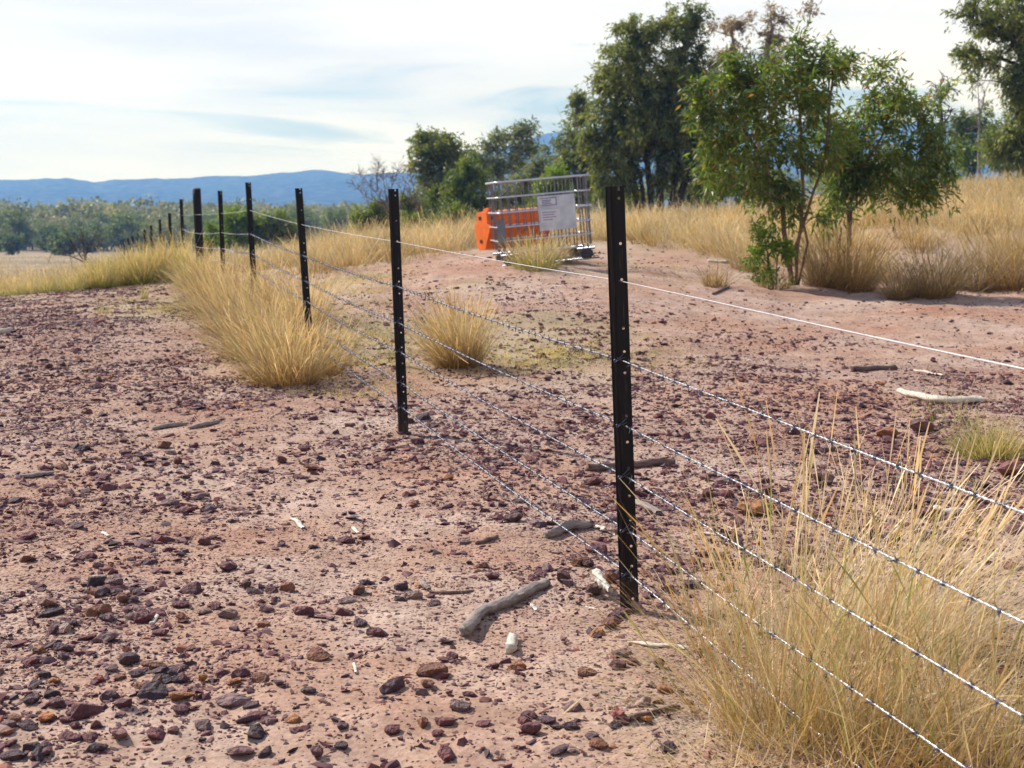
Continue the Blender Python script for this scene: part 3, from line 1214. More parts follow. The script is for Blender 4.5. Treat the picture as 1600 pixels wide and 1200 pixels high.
xs, ys, rs = [], [], []
for args in ((52000, .0034, .008, 1.6, 6.5, .8, 1), (190000, .0062, .016, 1.9, 16, .85, 2), (125000, .012, .032, 2.3, 22, .95, 3), (5600, .026, .052, 2.4, 23, .9, 4)):
    x, y, r = scatter(*args)
    xs.append(x), ys.append(y), rs.append(r)
xs, ys, rs = map(np.concatenate, (xs, ys, rs))
zs = H(xs, ys)
pxs, pys, deps = proj(xs, ys, zs)
size = rs / deps
inview = (pxs > 5) & (pxs < 1595) & (pys < 1195) & ~((pxs > 1080) & (pys > 950))
free = ~((np.abs(pxs - 790) < 85) & (np.abs(pys - 965) < 55) & (rs > .012))
xs, ys, zs, rs, size, inview, pxs_, pys_ = (a[free] for a in (xs, ys, zs, rs, size, inview, pxs, pys))
order = np.argsort(-np.where(inview, size, 0))
NI = 286
ind, rest = order[:NI], order[NI:]
rr = np.random.default_rng(5)
TINTS = [('blackish', (.060, .036, .045), .10), ('dark purple', (.085, .046, .056), .28), ('maroon', (.130, .046, .052), .30), ('rusty brown', (.19, .080, .050), .12),
         ('mauve grey', (.19, .115, .115), .12), ('pale pinkish', (.33, .22, .185), .04), ('orange', (.30, .13, .055), .02)]
tint_m = [stone_mat('loose_stone_' + t[0].replace(' ', '_'), [(0, tuple(c * .8 for c in t[1])), (1, tuple(c * 1.2 for c in t[1]))], 'object') for t in TINTS]
tint_p = np.array([t[2] for t in TINTS])
tint_p /= tint_p.sum()
SHAPES = ['chunky', 'low', 'slab-like', 'blocky', 'flattish']


def whereabouts(px, py):
    if px > 1000:
        if py < 640:
            return 'between the bare track and the topmost barbed wire'
        return 'beyond the fence behind the tall dry grass' if px > 1100 else 'right of the nearest picket'
    fence = np.interp(px, [430, 631, 986, 1100], [560, 668, 960, 1060])
    if py < fence:
        if px > 640:
            return 'beyond the wires between the two nearest pickets'
        return 'beyond the wires left of the second picket'
    if py > 990:
        if px < 330:
            return 'in the dense stone patch at the lower left'
        return 'on open sand along the lower edge' if px < 720 else 'on the sand below the bent grey branch'
    if py > 840:
        return 'in the left sand patch above the dense stones' if px < 350 else ('on sand left of the bent grey branch' if px < 720 else 'around the bent grey branch')
    if py > 700:
        return 'on the stony ground in the left middle' if px < 420 else 'on the sand below the second picket'
    return 'on the far left flat' if px < 300 else 'on the flat below the golden grass stand'


cache = {}
for i in ind:
    mk, tk = int(rr.integers(len(big))), int(rr.choice(len(TINTS), p=tint_p))
    if (mk, tk) not in cache:
        me = big[mk].copy()
        me.materials.clear()
        me.materials.append(tint_m[tk])
        cache[mk, tk] = me
    o = link('stone', cache[mk, tk])
    r = rs[i] * 1.0
    o.location = (xs[i], ys[i], zs[i] + r * .20)
    o.rotation_euler = (rr.uniform(-.3, .3), rr.uniform(-.3, .3), rr.uniform(0, 6.28))
    o.scale = (r * rr.uniform(.8, 1.05), r * .95, r * rr.uniform(.75, 1.35))
    tag(o, '%s %s stone %s' % (SHAPES[mk % 5], TINTS[tk][0], whereabouts(pxs_[i], pys_[i])), 'stone', 'loose dark stones scattered over the bare ground')
# everything smaller: joined
kind = np.where(rs[rest] < .0165, len(small) + rr.integers(0, len(tiny), len(rest)), rr.integers(0, len(small), len(rest)))
vv, ff, cnt = [], [], 0
for k, (sv, sf) in enumerate(small + tiny):
    m = rest[kind == k]
    if not len(m):
        continue
    a = rr.uniform(0, 6.28, len(m))
    tx, ty = rr.uniform(-.35, .35, len(m)), rr.uniform(-.35, .35, len(m))
    p = sv[None] * (rs[m] * rr.uniform(.8, 1.2, len(m)))[:, None, None]
    p = p * np.stack([rr.uniform(.8, 1.3, len(m)), np.ones(len(m)), rr.uniform(.6, 1.3, len(m))], -1)[:, None, :]
    z = p[:, :, 2] + p[:, :, 0] * np.tan(tx)[:, None] * .6 + p[:, :, 1] * np.tan(ty)[:, None] * .6
    c, s_ = np.cos(a)[:, None], np.sin(a)[:, None]
    X = p[:, :, 0] * c - p[:, :, 1] * s_ + xs[m][:, None]
    Y = p[:, :, 0] * s_ + p[:, :, 1] * c + ys[m][:, None]
    Z = z + zs[m][:, None] + (rs[m] * rr.uniform(-.15, .25, len(m)))[:, None]
    vv.append(np.stack([X, Y, Z], -1).reshape(-1, 3))
    ff.append((sf[None] + (np.arange(len(m)) * len(sv))[:, None, None]).reshape(-1, 3) + cnt)
    cnt += len(m) * len(sv)
print('gravel', len(rest), sum(map(len, ff)))
tag(link('gravel', mesh_np('gravel', np.concatenate(vv), [np.concatenate(ff)]), M_STONES), 'dark broken stones and grit littering the sandy ground', 'gravel', kind='stuff')

# slivers of bark and stick among the stones
xl, yl, rl = scatter(5200, .006, .022, 2.2, 14, .8, 9)
sv, sf = small[2]
al = rr.uniform(0, 6.28, len(xl))
p = sv[None] * (np.stack([rl * rr.uniform(1.2, 2.6, len(xl)), rl * .16, rl * .13], -1))[:, None, :]
c, s_ = np.cos(al)[:, None], np.sin(al)[:, None]
lv = np.stack([p[:, :, 0] * c - p[:, :, 1] * s_ + xl[:, None], p[:, :, 0] * s_ + p[:, :, 1] * c + yl[:, None],
               p[:, :, 2] + p[:, :, 0] * rr.uniform(-.12, .12, len(xl))[:, None] + (H(xl, yl) + .004)[:, None]], -1).reshape(-1, 3)
lf = (sf[None] + (np.arange(len(xl)) * len(sv))[:, None, None]).reshape(-1, 3)
M_LITTER = leaf_mat('wood_litter', [(0, (.12, .08, .06)), (.5, (.26, .20, .16)), (.85, (.42, .34, .26)), (1, (.66, .58, .46))], .0, .85)
tag(link('twig_litter', mesh_np('twig_litter', lv, [lf]), M_LITTER), 'broken twigs and bark slivers lying among the stones', 'litter', kind='stuff')

# the stones one can point at
SPECIAL = [  # px, py, half width px, height px, mesh, colour, label
    (283, 974, 11, 17, 0, (.27, .105, .055), 'rounded orange-brown stone sitting alone on pale sand, left of the fence'),
    (68, 1131, 18, 17, 2, (.38, .135, .05), 'flat orange stone near the lower left corner'),
    (881, 913, 14, 24, 0, (.13, .065, .05), 'dark chunky stone beyond the upper end of the grey branch'),
    (928, 932, 15, 24, 3, (.12, .06, .05), 'brown block of stone against the white flaky timber by the nearest picket'),
    (957, 912, 15, 24, 0, (.20, .075, .05), 'rusty stone wedged between white timber and the nearest picket'),
    (920, 888, 11, 16, 3, (.11, .055, .06), 'purple stone behind the nearest picket, left side'),
    (955, 983, 18, 20, 1, (.17, .07, .06), 'reddish slab at the left foot of the nearest picket'),
    (1030, 1044, 13, 16, 3, (.15, .065, .06), 'angular red-brown stone right below the splintered board'),
    (972, 1027, 20, 15, 1, (.16, .09, .085), 'flat grey-purple slab below the nearest picket'),
    (968, 1046, 20, 18, 1, (.14, .055, .055), 'long dark red stone just in front of the flat slab'),
    (968, 1122, 17, 17, 0, (.30, .095, .085), 'pinkish red stone touching the end of a brown stick'),
    (1008, 1131, 13, 11, 2, (.40, .16, .05), 'small orange stone beside the brown stick'),
    (1182, 806, 34, 30, 4, (.36, .17, .07), 'large ochre rock behind the tall dry grass'),
    (1584, 748, 34, 34, 0, (.24, .095, .085), 'big reddish boulder at the right edge of the picture'),
    (1388, 684, 22, 20, 3, (.26, .095, .055), 'rusty red boulder beyond the topmost barbed wire'),
    (1440, 676, 24, 24, 0, (.17, .085, .085), 'purple-grey boulder beyond the topmost barbed wire'),
    (1378, 604, 9, 10, 3, (.30, .12, .05), 'small orange cube-like stone beyond the bleached branch'),
    (1285, 755, 32, 26, 1, (.19, .10, .09), 'broad purple slab behind the tall dry grass'),
    (802, 818, 17, 20, 0, (.11, .06, .055), 'dark upright stone below the lowest wire between two pickets'),
    (320, 852, 14, 16, 0, (.13, .055, .055), 'dark pyramid-shaped stone left of the fence in the sand'),
    (190, 942, 10, 17, 0, (.17, .075, .055), 'reddish brown cube of stone in the left sand patch'),
    (72, 950, 17, 20, 1, (.23, .12, .095), 'flat rusty pink stone left of the sand patch'),
    (385, 923, 10, 16, 3, (.11, .05, .045), 'single dark stone standing on pale sand'),
    (355, 966, 20, 16, 1, (.20, .12, .11), 'flat mauve slab right of the rounded orange stone'),
    (318, 960, 14, 12, 2, (.25, .15, .12), 'flat pinkish stone right of the rounded orange stone'),
    (375, 1186, 24, 20, 1, (.17, .085, .09), 'flat purple slab near the bottom edge'),
    (495, 1188, 13, 22, 0, (.12, .06, .06), 'dark pointed stone at the bottom edge'),
    (186, 1155, 20, 22, 3, (.24, .12, .11), 'pink-brown boulder in the dense stone patch'),
    (154, 1068, 12, 14, 3, (.27, .06, .055), 'red stone in the dense stone patch'),
    (572, 1050 - 85, 0, 0, 0, None, None),
    (317, 1067, 8, 14, 0, (.38, .17, .05), 'small bright orange stone at the edge of the dense patch'),
    (435, 1073, 10, 12, 3, (.11, .07, .09), 'blue-black stone on bare sand'),
    (480, 1086, 16, 12, 1, (.09, .055, .06), 'dark brick-shaped stone on bare sand'),
    (76, 576, 9, 11, 0, (.12, .06, .05), 'dark lump of stone alone on the left flat'),
    (155, 598, 6, 12, 0, (.14, .07, .05), 'small upright stone on the left flat'),
    (440, 724, 10, 14, 0, (.13, .055, .05), 'round-topped stone beyond the sand, left of the fence'),
    (278, 728, 9, 16, 0, (.15, .06, .05), 'pointed brown stone on the left stony flat'),
]
for px, py, hw, hh, mk, colr, lab in SPECIAL:
    if not lab:
        continue
    g = G(px, py)
    r = hw / F * g.y
    me = hull_stone(700 + px, 30, .62, 1.0, .08 if hw < 30 else .15)
    m = stone_mat('stone_colour', [(0, tuple(c * .92 for c in colr)), (.5, colr), (1, tuple(min(1, c * 1.08) for c in colr))], 'object')
    me.materials.append(m)
    o = link('stone', me)
    hz_ = hh / F * g.y / 2
    o.location = (g.x, g.y + r * .3, g.z + hz_ * .75)
    o.scale = (r, r * .85, hz_ / .62 * 1.05)
    o.rotation_euler = (random.uniform(-.1, .1), random.uniform(-.1, .1), random.uniform(-.4, .4))
    tag(o, lab, 'stone', 'loose dark stones scattered over the bare ground')


# ------------------------------------------------------------------ fallen wood
def log(name, label, cat, path, rads, material, sides=12, flat=1.0, knots=(), lift=0.0, rough=.12, zoff=None):
    """path: picture points of the centre line where it lies on the ground; rads in pixels"""
    gp = [G(px, py) for px, py in path]
    rw = [r / F * g.y for r, g in zip(rads, gp)]
    p = np.array([tuple(g) for g in gp])
    n = 22
    t = np.linspace(0, 1, len(p))
    tt_ = np.linspace(0, 1, n)
    sm = np.stack([np.interp(tt_, t, p[:, i]) for i in range(3)], -1)
    for _ in range(3):
        sm[1:-1] = (sm[:-2] + 2 * sm[1:-1] + sm[2:]) / 4
    rad = np.interp(tt_, t, rw)
    rr_ = np.random.default_rng(abs(int(path[0][0])))
    base = Vector(sm[0])
    d = Vector(sm[-1]) - base
    q = d.to_track_quat('X', 'Z')
    tb = Tubes()
    zz = H(sm[:, 0], sm[:, 1])
    sm[:, 2] = np.maximum(zz + rad * flat * .8, sm[:, 2] * 0 + zz) + lift
    if zoff is not None:
        sm[:, 2] += np.interp(tt_, np.linspace(0, 1, len(zoff)), zoff)
    loc = np.array([tuple(q.inverted() @ (Vector(s) - base)) for s in sm])
    tb.add(loc, rad, sides)
    for kt, ln, kr, sg in knots:
        i = int(kt * (n - 1))
        side = Vector((.3, sg, .5)).normalized()
        b0 = Vector(loc[i])
        tb.add([b0, b0 + side * rad[i] * ln * .6, b0 + side * rad[i] * ln], [rad[i] * kr, rad[i] * kr * .8, rad[i] * kr * .45], 7)
    me = tb.mesh(name)
    # gnarl the surface
    co = np.zeros(len(me.vertices) * 3, np.float32)
    me.vertices.foreach_get('co', co)
    co = co.reshape(-1, 3)
    rmean = float(np.mean(rad))
    th = fbm(co[:, 0] / rmean * .8 + 7, (co[:, 1] * 1.3 + co[:, 2]) / rmean * 1.2 + 3, 3, 3) - .5
    i = np.minimum((co[:, 0] / max(loc[-1, 0], 1e-6) * (n - 1)).clip(0, n - 1).astype(int), n - 1)
    c = loc[i]
    dv = co - c
    co2 = co.copy()
    co2[:, 1:] = c[:, 1:] + dv[:, 1:] * (1 + th[:, None] * rough * 4)
    co2[:, 2] = c[:, 2] + (co2[:, 2] - c[:, 2]) * flat
    nr = n * sides
    ring = np.arange(n * sides) % sides
    gro = 1 + .16 * np.sin(ring * 2.4 + rr_.uniform(0, 6)) * rr_.uniform(.3, 1) + rr_.normal(0, .05, sides)[ring]
    cc_ = np.repeat(loc, sides, 0)
    co2[:nr, 1:] = cc_[:, 1:] + (co2[:nr, 1:] - cc_[:, 1:]) * gro[:, None]
    co2[:sides, 0] -= rr_.uniform(-.2, .9, sides) * rad[0]
    co2[nr - sides:nr, 0] += rr_.uniform(-.2, 1.1, sides) * rad[-1]
    me.vertices.foreach_set('co', co2.ravel())
    me.update()
    o = link(name, me, material)
    o.location = base
    o.rotation_mode = 'QUATERNION'
    o.rotation_quaternion = q
    tag(o, label, cat)
    return o


log('fallen_branch', 'bent grey weathered branch lying on sand left of the nearest picket', 'branch',
    [(727, 996), (742, 974), (768, 957), (800, 945), (830, 930), (851, 918)], [11, 10, 9, 9.5, 9.5, 8], M_WOOD, 14,
    knots=[(.12, 1.6, .35, 1), (.62, 2.0, .5, -1), (.60, 1.6, .3, 1)])
log('wood_chunk', 'short broken stub of pale grey wood below the bent branch', 'wood', [(798, 1022), (801, 1003)], [9, 8], M_WOOD_PALE, 8, rough=.2)
log('stick', 'thin brown stick lying left of the bent grey branch', 'stick', [(672, 929), (700, 929), (738, 926)], [2.5, 3, 3], M_WOOD_BROWN, 7)
log('wood_knot', 'small curled grey knot of wood at the left end of the thin brown stick', 'wood', [(660, 916), (664, 921), (670, 923)], [6, 5, 4], M_WOOD, 8, rough=.3)
log('fallen_log', 'dark grey half-buried log left of the nearest picket under the wires', 'log', [(856, 842), (880, 833), (920, 826)], [7, 8, 7], M_WOOD, 10)
log('stick', 'short grey-brown stick between the wires and the sand', 'stick', [(744, 853), (760, 848), (776, 842)], [3, 3.4, 3], M_WOOD_BROWN, 7)
log('bark_chip', 'pale bark chip just left of the nearest picket', 'bark chip', [(934, 826), (946, 832), (960, 838)], [5, 8, 3], M_WHITE, 7, .4, rough=.5)
log('timber_fragment', 'white flaky timber fragment resting on brown stones by the nearest picket', 'timber fragment', [(932, 918), (940, 930), (952, 944)], [7, 8, 5], M_WHITE, 8, .9, rough=.5, lift=.035)
log('bark_chip', 'small white chip on the sand left of the white flaky timber', 'bark chip', [(917, 951), (930, 954)], [3, 3], M_WHITE, 6, .5, rough=.4)
log('splintered_board', 'pale splintered board lying right of the nearest picket beside the grass', 'board', [(982, 1005), (1015, 1010), (1068, 1014)], [3, 9, 6], M_WOOD_PALE, 8, .4, rough=.25)
log('stick', 'brown stick running from the pinkish red stone into the grass', 'stick', [(984, 1127), (1010, 1121), (1060, 1108)], [5, 4, 3], M_WOOD_BROWN, 7)
log('bleached_branch', 'long bleached white branch lying right of the fence', 'branch', [(1408, 616), (1430, 622), (1470, 632), (1530, 628)], [6, 8, 9, 8], M_WOOD_PALE, 10, .7, knots=[(.5, 2, .4, 1)])
log('stick', 'straight square-ended brown stick on the stony flat right of the fence', 'stick', [(1331, 580), (1362, 579), (1396, 578)], [4.5, 4.5, 4.5], M_WOOD_BROWN, 8, rough=.05)
log('bark_strip', 'pale bark strip lying beyond the bleached branch', 'bark strip', [(1430, 580), (1450, 585), (1472, 589)], [3, 4.5, 3], M_WOOD_PALE, 7, .5)
log('fallen_log', 'grey log lying behind the nearest picket, under the second wire', 'log', [(918, 737), (985, 733), (1048, 728)], [7, 6, 6], M_WOOD_BROWN, 10)
log('wood_slab', 'flat grey slab of wood just right of the nearest picket', 'wood', [(996, 788), (1010, 795), (1028, 803)], [8, 9, 8], M_WOOD, 8, .5, rough=.2)
log('stick', 'slim grey stick on the far left stony flat', 'stick', [(240, 673), (262, 668), (289, 665)], [3, 4, 3], M_WOOD, 7)
log('stick', 'slim grey stick right of its twin on the far left stony flat', 'stick', [(297, 671), (318, 668), (341, 662)], [2.5, 4, 3], M_WOOD, 7)
log('fallen_branch', 'flat grey branch on the stones near the left edge', 'branch', [(32, 748), (55, 746), (82, 742)], [4, 6, 4], M_WOOD, 8, .7, knots=[(.7, 3, .3, 1)])
log('fallen_log', 'grey log with a white sawn end at the left edge', 'log', [(-14, 523), (5, 522), (14, 521)], [5, 5, 5], M_WOOD_PALE, 10)
log('bark_chip', 'curved cream bark chip on the left sand', 'bark chip', [(457, 812), (466, 820), (474, 828)], [3, 5, 4], M_WHITE, 6, .5)
log('bark_chip', 'small white chip among the left stones', 'bark chip', [(162, 834), (170, 840)], [4, 3], M_WHITE, 6, .5)
log('bark_chip', 'cream chip between two stones, right part of the left sand', 'bark chip', [(552, 826), (560, 834)], [4, 3], M_WOOD_PALE, 6, .5)
log('bark_chip', 'twisted cream bark chip left of the rounded orange stone', 'bark chip', [(236, 977), (246, 966)], [4, 4], M_WOOD_PALE, 6, .6)
log('bark_chip', 'tiny white chip on pale sand near the lower middle', 'bark chip', [(553, 1040), (556, 1052)], [3, 3], M_WHITE, 6, .6)
log('bark_chip', 'white chip in the sand below the bent grey branch', 'bark chip', [(832, 952), (838, 958)], [5, 4], M_WHITE, 6, .5)
log('bark_piece', 'crumpled white bark behind the tall dry grass', 'bark', [(1462, 797), (1480, 803), (1500, 800)], [7, 10, 5], M_WHITE, 7, .5, rough=.4)
log('bark_chip', 'cream chip lying beyond the third wire', 'bark chip', [(1098, 834), (1120, 838)], [4, 4], M_WOOD_PALE, 6, .4)
log('rubbish_sheet', 'white scrap lying at the foot of the bank', 'scrap', [(1108, 410), (1136, 412)], [4, 5], M_WHITE, 6, .5)
log('stick', 'short stick at the foot of the bank in front of the green shrub', 'stick', [(1114, 462), (1138, 452)], [2, 2], M_WOOD_BROWN, 6)


# ------------------------------------------------------------------ grass
def blades(pos, height, azim, lean, curve, width, segs, seed, head=0.0, twist=True):
    """pos (N,3); azim/lean give the tilt, curve bends the tip further over. Returns verts, quads, t"""
    rr_ = np.random.default_rng(seed)
    n = len(pos)
    s = np.linspace(0, 1, segs + 1)
    phi = lean[:, None] + curve[:, None] * s[None, :] ** 1.5
    dl = height[:, None] / segs
    hx = np.concatenate([np.zeros((n, 1)), np.cumsum(np.sin((phi[:, 1:] + phi[:, :-1]) / 2) * dl, 1)], 1)
    hz = np.concatenate([np.zeros((n, 1)), np.cumsum(np.cos((phi[:, 1:] + phi[:, :-1]) / 2) * dl, 1)], 1)
    cx, cy = np.cos(azim)[:, None], np.sin(azim)[:, None]
    # some stems are kinked part of the way up
    kink = (rr_.uniform(size=n) < .13)[:, None]
    ks = rr_.uniform(.35, .75, n)[:, None]
    kd = np.maximum(s[None, :] - ks, 0) * height[:, None] * kink
    ka = rr_.uniform(0, 6.28, n)[:, None]
    X = pos[:, 0:1] + hx * cx + kd * np.cos(ka) * .8
    Y = pos[:, 1:2] + hx * cy + kd * np.sin(ka) * .8
    Z = pos[:, 2:3] + np.maximum(hz - kd * .75, .01)
    wa = rr_.uniform(0, math.pi, n)[:, None]
    w = width[:, None] * (1 - s[None, :] ** 1.3 * .8)
    if head:
        hh = (rr_.uniform(size=n) < head)[:, None]
        w = w * .75 + hh * width[:, None] * 1.5 * np.exp(-((s[None, :] - .9) / .10) ** 2)
    wx, wy = np.cos(wa) * w / 2, np.sin(wa) * w / 2
    a = np.stack([X - wx, Y - wy, Z], -1)
    b = np.stack([X + wx, Y + wy, Z], -1)
    v = np.stack([a, b], 2).reshape(-1, 3)
    m = (segs + 1) * 2
    q0 = np.array([[2 * i, 2 * i + 1, 2 * i + 3, 2 * i + 2] for i in range(segs)])
    q = (q0[None] + (np.arange(n) * m)[:, None, None]).reshape(-1, 4)
    t = np.repeat(np.tile(s, n), 2)
    return v, q, t


def tussock_arrays(cx, cy, rad, h, n, seed, spread=.5, wind=(math.pi, .0), curve=.5, width=.003, segs=5, head=.3, ry=None, hvar=.35):
    r_ = np.random.default_rng(seed)
    mess = .25
    a = r_.uniform(0, 2 * math.pi, n)
    rr_ = rad * np.sqrt(r_.uniform(0, 1, n))
    ex = 1.0 if ry is None else ry
    x, y = cx + rr_ * np.cos(a), cy + rr_ * np.sin(a) * ex
    z = H(x, y) - .01
    q = rr_ / max(rad, 1e-6)
    lx = np.cos(a) * spread * q * r_.uniform(.4, 1.3, n) + math.cos(wind[0]) * wind[1] * r_.uniform(.3, 1.6, n) + r_.normal(0, mess, n)
    ly = np.sin(a) * spread * q * r_.uniform(.4, 1.3, n) + math.sin(wind[0]) * wind[1] * r_.uniform(.3, 1.6, n) + r_.normal(0, mess, n)
    lean = np.hypot(lx, ly)
    az = np.arctan2(ly, lx)
    hh = h * (1 - hvar * r_.uniform(0, 1, n) ** 1.0) * (1 - .25 * q ** 2)
    cv = curve * r_.uniform(.2, 1.5, n) * (r_.uniform(size=n) < .8)
    wd = width * r_.uniform(.6, 1.4, n)
    return blades(np.stack([x, y, z], -1), hh, az, np.clip(lean, 0, 1.25), cv, wd, segs, seed + 1, head)


def join(parts):
    v, q, t, c = [], [], [], 0
    for a, b, d in parts:
        v.append(a), q.append(b + c), t.append(d)
        c += len(a)
    return np.concatenate(v), np.concatenate(q), np.concatenate(t)


def tussock(label, px, py, rpx, hpx, n, material, seed, name='grass_tussock', group=None, at=None, **kw):
    g = G(px, py) if at is None else on_ground(px, at)
    sc = g.y / F
    v, q, t = tussock_arrays(g.x, g.y + rpx * sc * .5, rpx * sc, hpx * sc, n, seed, **kw)
    v = v - np.array(tuple(g))
    o = link(name, mesh_np(name, v, [q], {'t': t}), material, loc=g)
    tag(o, label, 'grass', group)
    return o


PI = math.pi
# the big clump at the lower right: green-gold stems, pale wind-laid straw behind
FG = 'tall dry grass clumps at the lower right'
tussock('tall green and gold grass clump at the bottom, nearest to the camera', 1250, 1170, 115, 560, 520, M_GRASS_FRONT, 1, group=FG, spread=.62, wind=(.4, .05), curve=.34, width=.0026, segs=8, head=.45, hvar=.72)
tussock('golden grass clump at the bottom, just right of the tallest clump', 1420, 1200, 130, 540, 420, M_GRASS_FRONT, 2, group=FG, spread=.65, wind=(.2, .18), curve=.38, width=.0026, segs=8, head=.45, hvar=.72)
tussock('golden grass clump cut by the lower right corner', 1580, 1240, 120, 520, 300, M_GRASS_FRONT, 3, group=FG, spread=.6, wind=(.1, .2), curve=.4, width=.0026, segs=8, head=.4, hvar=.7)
tussock('pale straw clump blown to the right, behind the tall golden clump', 1300, 1010, 80, 350, 330, M_GRASS_PALE, 4, group=FG, spread=.5, wind=(.15, .55), curve=.50, width=.0028, segs=7, head=.7, hvar=.6)
tussock('pale straw clump at the right edge, its stems swept right', 1440, 1035, 100, 430, 500, M_GRASS_PALE, 5, group=FG, spread=.5, wind=(.15, .62), curve=.48, width=.0028, segs=7, head=.7, hvar=.6)
tussock('short thin grass between the nearest picket and the tall clump', 1130, 1030, 50, 300, 110, M_GRASS_FRONT, 6, group=FG, spread=.4, wind=(.1, .1), curve=.3, width=.0028, segs=7, head=.5, hvar=.5)
tussock('a few long stems leaning far left out of the tall clump', 1120, 1120, 40, 330, 60, M_GRASS_FRONT, 7, group=FG, spread=.2, wind=(PI, .62), curve=.25, width=.0032, segs=8, head=.6, hvar=.4)
tussock('sparse very tall straw stems standing above the golden clumps', 1330, 1130, 190, 600, 120, M_GRASS_PALE, 11, group=FG, spread=.35, wind=(.1, .08), curve=.25, width=.0034, segs=8, head=.9, hvar=.3)
tussock('brown matted grass foot under the tall golden clumps', 1330, 1190, 190, 130, 800, M_GRASS_GOLD, 8, group=FG, spread=1.2, curve=1.2, width=.0035, segs=4, head=0, hvar=.6)
tussock('yellow-green weed clump at the right edge by the bleached branch', 1552, 715, 48, 85, 650, M_GRASS_GREEN, 9, name='weed_clump', spread=.9, curve=.5, width=.005, segs=4, head=.1)
tussock('sparse green weed stems rising over the bleached branch', 1490, 668, 60, 95, 60, M_GRASS_GREEN, 10, name='weed_clump', spread=.7, curve=.4, width=.005, segs=4, head=.2)

# golden clumps round pickets three to five
GG = 'golden grass clumps round the middle pickets'
for i, (px, py, rp, hp, n, lab, wd) in enumerate([
        (440, 604, 52, 150, 1300, 'front golden tussock left of the third picket, widest of the stand', .42),
        (505, 588, 30, 120, 600, 'golden tussock at the foot of the third picket, right end of the stand', .1),
        (392, 562, 42, 135, 1000, 'golden tussock at the left front of the stand, stems swept left', .6),
        (455, 540, 45, 140, 900, 'golden tussock in the middle of the stand below the fourth picket', .35),
        (360, 520, 38, 125, 800, 'golden tussock on the left flank of the stand, stems swept far left', .65),
        (410, 497, 45, 115, 800, 'golden tussock around the foot of the fourth picket', .35),
        (478, 505, 35, 110, 500, 'golden tussock right of the fourth picket on the fence line', .2),
        (330, 490, 34, 105, 700, 'golden tussock at the far left of the stand below the thick post', .55),
        (370, 470, 40, 95, 650, 'golden tussock around the foot of the fifth picket', .3),
        (320, 462, 35, 92, 600, 'golden tussock in front of the thick round post', .4)]):
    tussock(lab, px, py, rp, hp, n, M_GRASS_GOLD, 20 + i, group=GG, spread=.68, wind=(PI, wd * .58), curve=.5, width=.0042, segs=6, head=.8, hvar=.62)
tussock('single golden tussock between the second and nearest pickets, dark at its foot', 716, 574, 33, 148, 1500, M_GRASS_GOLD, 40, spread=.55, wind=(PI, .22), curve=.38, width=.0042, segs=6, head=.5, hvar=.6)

# green-gold stand on the left skyline
GL = 'green-gold grass clumps along the left skyline'
for i, (px, py, rp, hp, lab) in enumerate([
        (150, 450, 24, 60, 'green-based grass clump at the left end of the skyline stand'),
        (185, 447, 26, 72, 'second green-gold clump of the skyline stand, right of the dark hollow'),
        (218, 444, 25, 78, 'tall green-gold clump in the middle of the skyline stand'),
        (250, 442, 25, 90, 'green-gold clump of the skyline stand below the third picket past the thick post'),
        (280, 440, 24, 98, 'green-gold clump just left of the thick round post'),
        (300, 450, 24, 70, 'gold clump joining the skyline stand to the middle clumps')]):
    tussock(lab, px, py, rp, hp, 700, M_GRASS_GREEN, 50 + i, group=GL, spread=.5, wind=(PI, .12), curve=.4, width=.0075, segs=5, head=.6, hvar=.6)
for i, (px, py, rp, hp, lab) in enumerate([
        (105, 455, 28, 42, 'low yellow grass clump left of the skyline stand'),
        (60, 458, 28, 36, 'low yellow grass clump nearer the left edge'),
        (15, 462, 28, 30, 'low yellow grass clump at the left edge')]):
    tussock(lab, px, py, rp, hp, 320, M_GRASS_GREEN, 60 + i, group=GL, spread=.6, wind=(PI, .1), curve=.35, width=.007, segs=4, head=.3)
tussock('thin upright grass tuft on the stones left of the golden stand', 225, 467, 5, 34, 60, M_GRASS_GREEN, 64, spread=.3, width=.006, segs=4)
tussock('small grass tuft on the left flat', 160, 490, 9, 22, 60, M_GRASS_GREEN, 65, spread=.5, width=.006, segs=4)

